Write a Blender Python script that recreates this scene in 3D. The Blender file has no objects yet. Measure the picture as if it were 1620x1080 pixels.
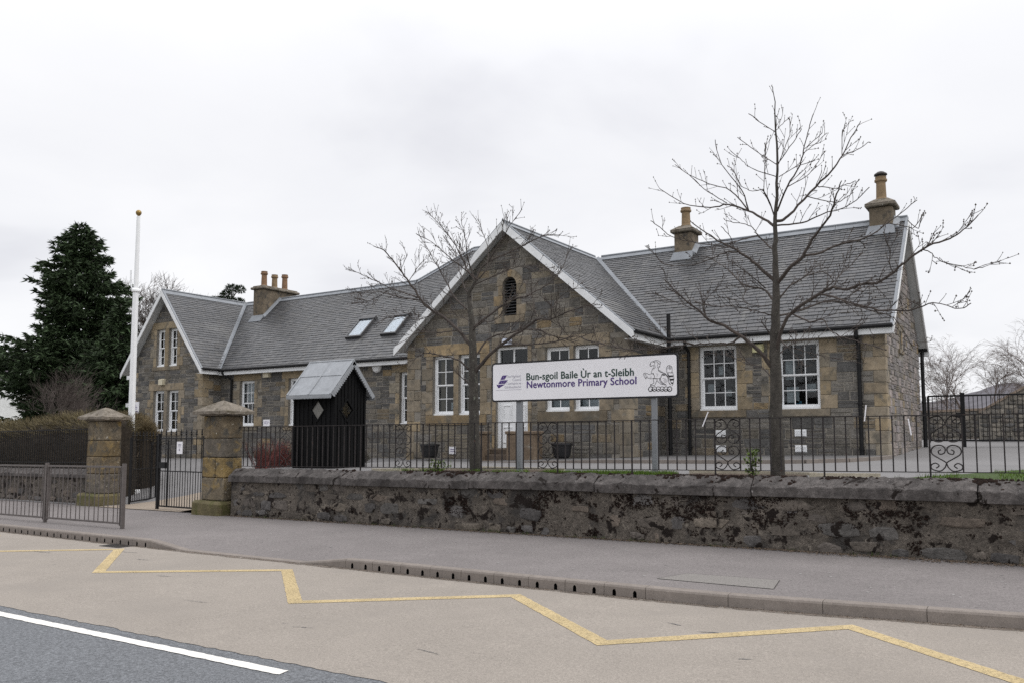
import bpy, bmesh, math, random
from mathutils import Vector, noise
sc = bpy.context.scene
COL = sc.collection
R = math.radians
SL = 0.011                      # the street falls gently to the left
# ---------------------------------------------------------------- camera
cd = bpy.data.cameras.new('camera'); cam = bpy.data.objects.new('camera', cd); COL.objects.link(cam)
cd.sensor_fit = 'HORIZONTAL'; cd.sensor_width = 36.0; cd.lens = 1308 / 1620 * 36.0
cd.shift_y = 0.02762; cd.clip_start = 0.1; cd.clip_end = 9000
cam.location = (0, 0, 1.6); cam.rotation_euler = (R(94.6), 0, R(33)); sc.camera = cam
# ---------------------------------------------------------------- sky, sun, exposure
SUN_EL, SUN_AZ = R(55), math.atan2(0.85, 0.35)
w = bpy.data.worlds.new('World'); sc.world = w; w.use_nodes = True
nt = w.node_tree; nt.nodes.clear()
def N(t, **k):
    n = nt.nodes.new(t)
    for a, b in k.items(): setattr(n, a, b)
    return n
out = N('ShaderNodeOutputWorld')
sky = N('ShaderNodeTexSky', sky_type='NISHITA', sun_disc=False, sun_elevation=SUN_EL, sun_rotation=SUN_AZ)
b1 = N('ShaderNodeBackground'); b1.inputs[1].default_value = 0.1
nt.links.new(sky.outputs[0], b1.inputs[0])
tc = N('ShaderNodeTexCoord'); sx = N('ShaderNodeSeparateXYZ'); nt.links.new(tc.outputs['Generated'], sx.inputs[0])
def mth(op, a, b=None, clamp=False):
    n = N('ShaderNodeMath', operation=op, use_clamp=clamp)
    for i, q in enumerate((a, b)):
        if q is None: continue
        if isinstance(q, (int, float)): n.inputs[i].default_value = q
        else: nt.links.new(q, n.inputs[i])
    return n.outputs[0]
zz = mth('ADD', mth('MAXIMUM', sx.outputs[2], 0.0), 0.22)
cx = N('ShaderNodeCombineXYZ')
nt.links.new(mth('DIVIDE', sx.outputs[0], zz), cx.inputs[0]); nt.links.new(mth('DIVIDE', sx.outputs[1], zz), cx.inputs[1])
n1 = N('ShaderNodeTexNoise'); n1.inputs['Scale'].default_value = 1.15; n1.inputs['Detail'].default_value = 5; n1.inputs['Roughness'].default_value = 0.5; n1.inputs['Distortion'].default_value = 0.3
nt.links.new(cx.outputs[0], n1.inputs['Vector'])
cr = N('ShaderNodeValToRGB'); e = cr.color_ramp.elements
e[0].position = 0.28; e[0].color = (0.76, 0.765, 0.81, 1); e[1].position = 0.70; e[1].color = (0.99, 0.99, 1.005, 1)
m_ = e.new(0.45); m_.color = (0.90, 0.905, 0.935, 1)
nt.links.new(n1.outputs[0], cr.inputs[0])
# an overcast sky is a little duller low down than overhead
el = N('ShaderNodeMapRange'); el.interpolation_type = 'SMOOTHERSTEP'; el.inputs[1].default_value = 0.26; el.inputs[2].default_value = 1.0; el.inputs[3].default_value = 1.0; el.inputs[4].default_value = 1.9
nt.links.new(sx.outputs[2], el.inputs[0])
b2 = N('ShaderNodeBackground'); nt.links.new(cr.outputs[0], b2.inputs[0]); nt.links.new(el.outputs[0], b2.inputs[1])
mx = N('ShaderNodeMixShader'); mx.inputs[0].default_value = 0.95
nt.links.new(b1.outputs[0], mx.inputs[1]); nt.links.new(b2.outputs[0], mx.inputs[2]); nt.links.new(mx.outputs[0], out.inputs[0])
sl = bpy.data.lights.new('sun', 'SUN'); sl.energy = 1.1; sl.angle = R(40); sl.color = (1.0, 0.96, 0.90)
so = bpy.data.objects.new('sun', sl); COL.objects.link(so)
sd = Vector((math.sin(SUN_AZ) * math.cos(SUN_EL), math.cos(SUN_AZ) * math.cos(SUN_EL), math.sin(SUN_EL)))
so.rotation_euler = sd.to_track_quat('Z', 'Y').to_euler(); so.location = (0, -20, 30)
sc.view_settings.view_transform = 'Standard'; sc.view_settings.look = 'None'; sc.view_settings.gamma = 1; sc.view_settings.exposure = 0.05
sc.view_settings.use_curve_mapping = False
sc.render.engine = 'CYCLES'; sc.cycles.max_bounces = 6; sc.cycles.transparent_max_bounces = 12
try: sc.cycles.use_denoising = False
except Exception: pass

# ---------------------------------------------------------------- materials
def mat(name, col=(.5, .5, .5), rough=.85, var=((6., .15),), bump=((40., .25),), attr=False, metal=0., spec=.3, stain=None, alpha=None, stretch=(1, 1, 1), dist=.01):
    """procedural surface: own colour x noise layers, noise bump, optional shaped stains [(colour, scale, lo, hi, dist)]"""
    m = bpy.data.materials.new(name); m.use_nodes = True; t = m.node_tree; ns = t.nodes; ns.clear()
    o = ns.new('ShaderNodeOutputMaterial'); p = ns.new('ShaderNodeBsdfPrincipled'); t.links.new(p.outputs[0], o.inputs[0])
    g = ns.new('ShaderNodeNewGeometry'); mp = ns.new('ShaderNodeVectorMath'); mp.operation = 'MULTIPLY'; mp.inputs[1].default_value = stretch
    t.links.new(g.outputs['Position'], mp.inputs[0]); vec = mp.outputs[0]
    def nz(s, det=4, ro=.55, di=0.):
        n = ns.new('ShaderNodeTexNoise'); n.inputs['Scale'].default_value = s; n.inputs['Detail'].default_value = det
        n.inputs['Roughness'].default_value = ro; n.inputs['Distortion'].default_value = di; t.links.new(vec, n.inputs['Vector']); return n.outputs[0]
    if attr:
        a = ns.new('ShaderNodeAttribute'); a.attribute_name = 'Col'; c = a.outputs[0]
    else:
        a = ns.new('ShaderNodeRGB'); a.outputs[0].default_value = (*col, 1); c = a.outputs[0]
    for s, amt in var:
        r_ = ns.new('ShaderNodeMapRange'); r_.inputs[1].default_value = .25; r_.inputs[2].default_value = .75
        r_.inputs[3].default_value = 1 - amt; r_.inputs[4].default_value = 1 + amt; t.links.new(nz(s), r_.inputs[0])
        v = ns.new('ShaderNodeVectorMath'); v.operation = 'SCALE'; t.links.new(c, v.inputs[0]); t.links.new(r_.outputs[0], v.inputs['Scale']); c = v.outputs[0]
    for st in (stain or ()):
        sc_, s, lo, hi, di = st
        r_ = ns.new('ShaderNodeMapRange'); r_.inputs[1].default_value = lo; r_.inputs[2].default_value = hi; t.links.new(nz(s, 6, .62, di), r_.inputs[0])
        mi = ns.new('ShaderNodeMix'); mi.data_type = 'RGBA'; t.links.new(r_.outputs[0], mi.inputs[0]); t.links.new(c, mi.inputs[6]); mi.inputs[7].default_value = (*sc_, 1); c = mi.outputs[2]
    t.links.new(c, p.inputs['Base Color']); p.inputs['Roughness'].default_value = rough; p.inputs['Metallic'].default_value = metal
    p.inputs['Specular IOR Level'].default_value = spec
    prev = None
    for s, st in bump:
        b = ns.new('ShaderNodeBump'); b.inputs['Strength'].default_value = st; b.inputs['Distance'].default_value = dist; t.links.new(nz(s, 5, .6), b.inputs['Height'])
        if prev: t.links.new(prev, b.inputs['Normal'])
        prev = b.outputs[0]
    if prev: t.links.new(prev, p.inputs['Normal'])
    if alpha:                                   # worn-through paint: (scale, lo, hi)
        s, lo, hi = alpha
        r_ = ns.new('ShaderNodeMapRange'); r_.inputs[1].default_value = lo; r_.inputs[2].default_value = hi; t.links.new(nz(s, 8, .7), r_.inputs[0]); t.links.new(r_.outputs[0], p.inputs['Alpha'])
    return m
def glass_mat(name, tint, refl=.5):
    m = bpy.data.materials.new(name); m.use_nodes = True; t = m.node_tree; ns = t.nodes; ns.clear()
    o = ns.new('ShaderNodeOutputMaterial'); tr = ns.new('ShaderNodeBsdfTransparent'); tr.inputs[0].default_value = (*tint, 1)
    gl = ns.new('ShaderNodeBsdfGlossy'); gl.inputs['Roughness'].default_value = .03; gl.inputs[0].default_value = (.9, .93, .95, 1)
    fr = ns.new('ShaderNodeFresnel'); fr.inputs[0].default_value = 1.52
    ad = ns.new('ShaderNodeMath'); ad.operation = 'MULTIPLY_ADD'; ad.inputs[1].default_value = 1.0; ad.inputs[2].default_value = refl * .1; t.links.new(fr.outputs[0], ad.inputs[0])
    mxs = ns.new('ShaderNodeMixShader'); t.links.new(ad.outputs[0], mxs.inputs[0]); t.links.new(tr.outputs[0], mxs.inputs[1]); t.links.new(gl.outputs[0], mxs.inputs[2]); t.links.new(mxs.outputs[0], o.inputs[0])
    return m
MT = {}
MT['stone'] = mat('rubble_stone', attr=True, var=((2.4, .22), (13., .32), (60., .30)), bump=((12., .9), (50., .8)), stain=(((.075, .072, .066), 2.6, .54, .74, .5), ((.26, .245, .22), 9., .62, .74, .6)), dist=.025)
MT['sand'] = mat('dressed_sandstone', attr=True, var=((1.6, .26), (8., .24), (60., .22)), bump=((30., .4), (110., .3)), stain=(((.10, .095, .082), 2.6, .50, .72, .6), ((.20, .19, .17), 6., .58, .76, .5)))
MT['mortar'] = mat('lime_mortar', (.235, .215, .185), var=((2., .2), (18., .2)), bump=((60., .5),), dist=.012)
MT['slate'] = mat('roof_slate', attr=True, rough=.42, spec=.6, stretch=(1, .16, .16), var=((.45, .12), (2.2, .20), (24., .16)), bump=((30., .3),), stain=(((.15, .148, .14), 1.7, .57, .78, .2),))
MT['slate_dark'] = mat('slate_underlay', (.05, .05, .055))
MT['lead'] = mat('sheet_lead', (.235, .25, .27), rough=.6, var=((3., .15), (20., .1)), bump=((12., .25),), spec=.5, metal=.25)
MT['white'] = mat('white_paint', (.78, .79, .80), rough=.5, var=((4., .08), (1.2, .08)), bump=((60., .06),), stain=(((.52, .52, .48), 7., .62, .8, .3),))
MT['soffit'] = mat('grey_white_paint', (.55, .56, .56), rough=.7, var=((3., .12),), bump=((40., .1),))
MT['upvc'] = mat('window_paint', (.84, .85, .86), rough=.35, var=((5., .04),), bump=())
MT['black'] = mat('black_iron_paint', (.012, .012, .013), rough=.6, var=((9., .3),), bump=((60., .2),), spec=.25)
MT['rail'] = mat('railing_paint', (.026, .022, .022), rough=.6, var=((14., .4),), bump=((80., .3),), stain=(((.10, .05, .03), 9., .62, .74, .2),), spec=.25)
MT['galv'] = mat('galvanised_grey', (.115, .10, .095), rough=.5, metal=.2, var=((10., .2),), bump=((70., .15),), spec=.5)
MT['post'] = mat('sign_post_grey', (.21, .22, .235), rough=.45, metal=.2, var=((4., .1),), bump=(), spec=.5)
MT['timber_black'] = mat('tarred_boards', (.0075, .0075, .008), rough=.8, var=((7., .4), (60., .3)), bump=((18., .6),), stretch=(1, 1, .12), spec=.12)
MT['terracotta'] = mat('terracotta', (.23, .14, .085), var=((6., .3), (25., .2)), bump=((40., .3),), stain=(((.10, .09, .08), 5., .56, .7, .4),))
MT['buffpot'] = mat('buff_fireclay', (.245, .175, .105), var=((6., .2), (25., .15)), bump=((40., .3),))
MT['chimney'] = mat('rendered_chimney', (.155, .125, .09), var=((3., .3), (14., .25), (60., .15)), bump=((14., .6), (60., .5)), stain=(((.05, .048, .045), 4., .52, .68, .5),), dist=.02)
MT['capstone'] = mat('lichened_capstone', (.185, .16, .13), var=((6., .35), (40., .25)), bump=((18., .7), (80., .5)), stain=(((.07, .058, .035), 5., .50, .66, .6), ((.40, .385, .34), 13., .62, .69, .4)), dist=.02)
MT['pier'] = mat('gate_pier_stone', attr=True, var=((2.2, .35), (12., .3), (70., .25)), bump=((10., .7), (50., .6)), stain=(((.27, .19, .075), 3.0, .55, .68, .6), ((.075, .07, .06), 4.2, .50, .66, .8), ((.42, .40, .35), 11., .64, .70, .5)), dist=.03)
MT['plinth'] = mat('mossy_plinth_stone', (.125, .105, .055), var=((6., .3), (50., .3)), bump=((20., .7),), stain=(((.075, .08, .022), 4., .46, .66, .6), ((.2, .18, .13), 9., .62, .7, .4)), dist=.02)
MT['harl'] = mat('street_wall_mortar', (.130, .112, .094), var=((1.3, .25), (6., .42), (22., .4), (70., .35)), bump=((9., 1.), (30., .9), (80., .7)), stain=(((.055, .05, .046), 1.6, .52, .66, .6), ((.33, .29, .24), 5., .62, .74, .7), ((.014, .009, .007), 3.4, .565, .60, .2), ((.016, .011, .008), 12., .60, .64, .2)), dist=.03)
MT['wallstone'] = mat('street_wall_stone', attr=True, var=((4., .3), (18., .4), (80., .3)), bump=((14., .8), (60., .6)), stain=(((.012, .008, .006), 3.0, .575, .61, .8), ((.42, .38, .33), 12., .69, .74, .4)), dist=.025)
MT['coping'] = mat('weathered_coping', (.092, .083, .079), var=((1.7, .25), (7., .4), (22., .35), (70., .4)), bump=((14., .7), (70., .6)), stain=(((.045, .04, .038), 1.9, .5, .66, .8), ((.36, .34, .33), 13., .68, .74, .5), ((.012, .008, .006), 3.4, .60, .635, 1.0)), dist=.02)
MT['moss'] = mat('dark_moss', (.020, .011, .008), rough=1, var=((20., .5),), bump=((60., 1.),), dist=.02)
MT['asphalt'] = mat('chipped_asphalt', (.155, .162, .173), rough=.9, var=((.6, .06), (32., .42), (85., .5)), bump=((70., .8), (160., .5)), dist=.012)
MT['buff'] = mat('buff_surfacing', (.272, .243, .213), rough=.92, var=((.5, .07), (2.2, .05), (38., .16), (110., .34)), bump=((110., .5),), stain=(((.13, .125, .12), 7., .70, .74, .3), ((.245, .22, .195), .8, .52, .78, .3)), dist=.006)
MT['pave'] = mat('footway_asphalt', (.178, .162, .158), rough=.92, var=((.35, .10), (1.6, .08), (30., .2), (90., .42)), bump=((90., .5),), stain=(((.24, .225, .21), 60., .68, .75, .0),), dist=.006)
MT['patch'] = mat('newer_patch', (.205, .192, .18), rough=.92, var=((60., .35), (140., .25)), bump=((80., .7),), dist=.008)
MT['yard'] = mat('yard_tarmac', (.185, .18, .18), rough=.92, var=((.5, .1), (60., .2)), bump=((90., .4),), dist=.006)
MT['path'] = mat('path_tarmac', (.12, .117, .117), rough=.92, var=((.8, .1), (60., .2)), bump=((90., .4),), dist=.006)
MT['kerb'] = mat('concrete_kerb', (.215, .188, .168), rough=.9, var=((1.5, .1), (12., .1), (90., .22)), bump=((120., .3),), stain=(((.17, .145, .125), 2., .58, .8, .3),), dist=.006)
MT['yellow'] = mat('worn_yellow_paint', (.47, .37, .205), rough=.9, var=((2., .16), (60., .12)), bump=((110., .4),), alpha=(34., .20, .52), dist=.006)
MT['whiteline'] = mat('worn_white_paint', (.72, .70, .66), rough=.7, var=((4., .08), (60., .08)), bump=((90., .4),), alpha=(45., .30, .42), dist=.006)
MT['silt'] = mat('channel_silt', (.15, .125, .105), rough=.9, var=((3., .3), (60., .3)), bump=((90., .4),), alpha=(7., .36, .56), dist=.006)
MT['soil'] = mat('bare_soil', (.07, .05, .035), var=((6., .3), (40., .3)), bump=((20., 1.),), dist=.03)
MT['grass'] = mat('grass_blade', attr=True, rough=.7, var=((3., .2),), bump=())
MT['turf'] = mat('turf', (.045, .075, .015), var=((4., .3), (40., .4)), bump=((30., 1.),), dist=.03)
MT['field'] = mat('rough_pasture', (.075, .08, .04), var=((.02, .3), (.3, .3)), bump=((.5, .3),))
MT['moor'] = mat('heather_moor', (.105, .10, .112), rough=1, var=((.004, .25), (.02, .3)), bump=(), stain=(((.17, .16, .145), .006, .55, .66, .6),))
MT['bark'] = mat('grey_bark', (.058, .052, .045), var=((12., .35), (60., .35)), bump=((25., 1.), (90., .6)), stretch=(1, 1, .6), stain=(((.19, .20, .16), 16., .62, .72, .4),), dist=.015)
MT['twig'] = mat('twig_bark', (.066, .054, .048), var=((3., .35), (30., .3)), bump=(), stain=(((.20, .19, .14), 11., .64, .74, .2),))
MT['foliage'] = mat('leaf_foliage', attr=True, rough=.7, var=((1.2, .2),), bump=())
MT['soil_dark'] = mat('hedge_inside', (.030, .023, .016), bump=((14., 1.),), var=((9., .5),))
MT['plastic'] = mat('black_plastic_tub', (.014, .014, .016), rough=.4, bump=(), var=((4., .15),), spec=.5)
MT['timber'] = mat('bleached_timber', (.40, .36, .28), var=((6., .2), (40., .2)), bump=((30., .4),))
MT['signwhite'] = mat('sign_face', (.84, .83, .86), rough=.35, var=((2., .03),), bump=())
MT['ink'] = mat('black_ink', (.015, .015, .018), rough=.5, bump=(), var=())
MT['green'] = mat('green_letters', (.028, .062, .052), rough=.5, bump=(), var=())
MT['purple'] = mat('purple_letters', (.075, .040, .19), rough=.5, bump=(), var=())
MT['greyink'] = mat('grey_letters', (.36, .35, .42), rough=.5, bump=(), var=())
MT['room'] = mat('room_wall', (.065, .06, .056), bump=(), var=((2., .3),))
MT['curtain'] = mat('curtain_cloth', (.33, .27, .19), bump=((20., .3),), var=((9., .25),), stretch=(4, 4, .2))
MT['blind'] = mat('pale_blind', (.60, .64, .68), rough=.6, bump=(), var=((2., .06),))
MT['paper'] = mat('paper_notice', (.62, .66, .70), bump=(), var=((30., .2),))
MT['bluepaper'] = mat('blue_notice', (.10, .28, .42), bump=(), var=((30., .2),))
MT['lamp'] = mat('lamp_diffuser', (.62, .56, .42), rough=.4, bump=(), var=((8., .15),))
MT['brass'] = mat('gilt_ball', (.30, .20, .07), rough=.35, metal=.6, bump=(), var=((20., .3),))
MT['hole'] = mat('dark_void', (.006, .006, .006), bump=(), var=())
MT['gully'] = mat('cast_iron', (.05, .045, .042), rough=.55, metal=.4, var=((20., .3),), bump=((60., .4),))
MT['cope_wall'] = mat('drystone', attr=True, var=((3., .25), (20., .25)), bump=((16., .7),), dist=.02)
MT['glass'] = glass_mat('window_glass', (.66, .70, .70), .0)
MT['glass_roof'] = glass_mat('rooflight_glass', (.88, .91, .93), 1.0)
MT['glass_clear'] = glass_mat('clear_glass', (.85, .88, .88), .8)

# ---------------------------------------------------------------- mesh building
WL = {}
class MB:
    def __init__(s): s.v = []; s.f = []; s.c = []; s.m = []
    def poly(s, pts, col=None, mi=0):
        b = len(s.v); s.v.extend(tuple(p) for p in pts); s.f.append(tuple(range(b, b + len(pts)))); s.c.append(col); s.m.append(mi)
    def mesh(s, vs, fs, col=None, mi=0):
        b = len(s.v); s.v.extend(tuple(p) for p in vs)
        for f in fs: s.f.append(tuple(b + i for i in f)); s.c.append(col); s.m.append(mi)
    def hexa(s, p, col=None, mi=0):       # 8 corners: bottom 0-3 counter-clockwise, top 4-7
        s.mesh(p, [(3, 2, 1, 0), (4, 5, 6, 7), (0, 1, 5, 4), (1, 2, 6, 5), (2, 3, 7, 6), (3, 0, 4, 7)], col, mi)
    def box(s, x0, y0, z0, x1, y1, z1, col=None, mi=0):
        x0, x1 = min(x0, x1), max(x0, x1); y0, y1 = min(y0, y1), max(y0, y1); z0, z1 = min(z0, z1), max(z0, z1)
        s.hexa([(x0, y0, z0), (x1, y0, z0), (x1, y1, z0), (x0, y1, z0), (x0, y0, z1), (x1, y0, z1), (x1, y1, z1), (x0, y1, z1)], col, mi)
    def bbox(s, x0, y0, z0, x1, y1, z1, bv=.01, col=None, mi=0):   # box with chamfered edges
        h = [(x0 + x1) / 2, (y0 + y1) / 2, (z0 + z1) / 2]; d = [abs(x1 - x0) / 2, abs(y1 - y0) / 2, abs(z1 - z0) / 2]; bv = min(bv, min(d) * .6)
        vs = []; idx = {}
        for ax in range(3):
            for sg in (-1, 1):
                for a in (-1, 1):
                    for b in (-1, 1):
                        q = [0, 0, 0]; o = [i for i in range(3) if i != ax]
                        q[ax] = h[ax] + sg * d[ax]; q[o[0]] = h[o[0]] + a * (d[o[0]] - bv); q[o[1]] = h[o[1]] + b * (d[o[1]] - bv)
                        S = [0, 0, 0]; S[ax] = sg; S[o[0]] = a; S[o[1]] = b; idx[(ax, tuple(S))] = len(vs); vs.append(q)
        fs = []
        for ax in range(3):
            o = [i for i in range(3) if i != ax]
            for sg in (-1, 1):
                L = []
                for a, b in ((-1, -1), (1, -1), (1, 1), (-1, 1)):
                    S = [0, 0, 0]; S[ax] = sg; S[o[0]] = a; S[o[1]] = b; L.append(idx[(ax, tuple(S))])
                fs.append(L)
        for ax in range(3):                # edges along ax
            o = [i for i in range(3) if i != ax]
            for a in (-1, 1):
                for b in (-1, 1):
                    L = []
                    for k, fa in ((-1, o[0]), (1, o[0]), (1, o[1]), (-1, o[1])):
                        S = [0, 0, 0]; S[ax] = k; S[o[0]] = a; S[o[1]] = b; L.append(idx[(fa, tuple(S))])
                    fs.append(L)
        for S in [(a, b, c) for a in (-1, 1) for b in (-1, 1) for c in (-1, 1)]: fs.append([idx[(0, S)], idx[(1, S)], idx[(2, S)]])
        c = Vector(h); out = []
        for f in fs:                       # outward winding
            p = [Vector(vs[i]) for i in f]; n = (p[1] - p[0]).cross(p[2] - p[0]); ctr = sum(p, Vector()) / len(p)
            out.append(f if n.dot(ctr - c) > 0 else f[::-1])
        s.mesh(vs, out, col, mi)
    def obox(s, o, ax, ay, az, lx, ly, lz, col=None, mi=0):        # oriented box: corner o, unit axes, lengths
        o = Vector(o); X = Vector(ax) * lx; Y = Vector(ay) * ly; Z = Vector(az) * lz
        s.hexa([o, o + X, o + X + Y, o + Y, o + Z, o + X + Z, o + X + Y + Z, o + Y + Z], col, mi)
    def tube(s, pts, rad, n=6, col=None, mi=0, cap=True):
        pts = [Vector(p) for p in pts]
        if not isinstance(rad, (list, tuple)): rad = [rad] * len(pts)
        b = len(s.v); ref = None
        for i, p in enumerate(pts):
            d = (pts[min(i + 1, len(pts) - 1)] - pts[max(i - 1, 0)])
            d = d.normalized() if d.length > 1e-9 else Vector((0, 0, 1))
            if ref is None: ref = Vector((1, 0, 0)) if abs(d.x) < .8 else Vector((0, 1, 0))
            u = ref - d * ref.dot(d)
            u = u.normalized() if u.length > 1e-6 else d.orthogonal().normalized()
            ref = u; v = d.cross(u)
            for k in range(n):
                a = 2 * math.pi * k / n; s.v.append(tuple(p + (u * math.cos(a) + v * math.sin(a)) * rad[i]))
        for i in range(len(pts) - 1):
            for k in range(n):
                s.f.append((b + i * n + k, b + i * n + (k + 1) % n, b + (i + 1) * n + (k + 1) % n, b + (i + 1) * n + k)); s.c.append(col); s.m.append(mi)
        if cap and n > 2:
            s.f.append(tuple(b + k for k in range(n))[::-1]); s.c.append(col); s.m.append(mi)
            e = b + (len(pts) - 1) * n; s.f.append(tuple(e + k for k in range(n))); s.c.append(col); s.m.append(mi)
    def lathe(s, c, prof, n=16, col=None, mi=0):
        b = len(s.v)
        for r, z in prof:
            for k in range(n):
                a = 2 * math.pi * k / n; s.v.append((c[0] + r * math.cos(a), c[1] + r * math.sin(a), c[2] + z))
        for i in range(len(prof) - 1):
            for k in range(n): s.f.append((b + i * n + k, b + i * n + (k + 1) % n, b + (i + 1) * n + (k + 1) % n, b + (i + 1) * n + k)); s.c.append(col); s.m.append(mi)
        s.f.append(tuple(b + k for k in range(n))[::-1]); s.c.append(col); s.m.append(mi)
        e = b + (len(prof) - 1) * n; s.f.append(tuple(e + k for k in range(n))); s.c.append(col); s.m.append(mi)
    def build(s, name, mats, parent=None, kind=None, smooth=False, origin=None):
        if not isinstance(mats, (list, tuple)): mats = [mats]
        if origin is None: origin = WL[parent] if parent else Vector((0, 0, 0))
        origin = Vector(origin); me = bpy.data.meshes.new(name)
        me.from_pydata([(v[0] - origin.x, v[1] - origin.y, v[2] - origin.z) for v in s.v], [], s.f)
        for m in mats: me.materials.append(m)
        if len(mats) > 1: me.polygons.foreach_set('material_index', s.m)
        if any(c is not None for c in s.c):
            a = me.attributes.new('Col', 'FLOAT_COLOR', 'CORNER'); buf = []
            for f, c in zip(s.f, s.c):
                c = c or (.3, .3, .3); buf.extend((c[0], c[1], c[2], 1.0) * len(f))
            a.data.foreach_set('color', buf)
        if smooth: me.polygons.foreach_set('use_smooth', [True] * len(me.polygons))
        me.update(); return link(name, me, parent, kind, origin)
def link(name, me, parent=None, kind=None, origin=(0, 0, 0)):
    ob = bpy.data.objects.new(name, me); COL.objects.link(ob); origin = Vector(origin)
    if parent: ob.parent = parent; ob.location = origin - WL[parent]
    else: ob.location = origin
    WL[ob] = origin
    if kind: ob['kind'] = kind
    return ob
def thing(name, label, cat, loc, group=None):
    ob = bpy.data.objects.new(name, None); COL.objects.link(ob); ob.location = loc; WL[ob] = Vector(loc); ob.empty_display_size = .2
    ob['label'] = label; ob['category'] = cat
    if group: ob['group'] = group
    return ob
def tag(ob, label, cat, group=None):
    ob['label'] = label; ob['category'] = cat
    if group: ob['group'] = group
    return ob
def clip(poly, a, b):      # keep the part of poly left of the directed line a->b
    out = []
    for i in range(len(poly)):
        p, q = poly[i], poly[(i + 1) % len(poly)]
        sp = (b[0] - a[0]) * (p[1] - a[1]) - (b[1] - a[1]) * (p[0] - a[0]); sq = (b[0] - a[0]) * (q[1] - a[1]) - (b[1] - a[1]) * (q[0] - a[0])
        if sp >= 0: out.append(p)
        if (sp >= 0) != (sq >= 0):
            t = sp / (sp - sq); out.append((p[0] + (q[0] - p[0]) * t, p[1] + (q[1] - p[1]) * t))
    return out
def clip_to(poly, region):
    for i in range(len(region)):
        poly = clip(poly, region[i], region[(i + 1) % len(region)])
        if len(poly) < 3: return []
    return poly
def area(p): return abs(sum(p[i][0] * p[(i + 1) % len(p)][1] - p[(i + 1) % len(p)][0] * p[i][1] for i in range(len(p)))) / 2
def smooth(t): t = max(0., min(1., t)); return t * t * (3 - 2 * t)
def nz(x, y, z=0.): return noise.noise(Vector((x, y, z)))
CAMP = Vector((0, 0, 1.6))
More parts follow.
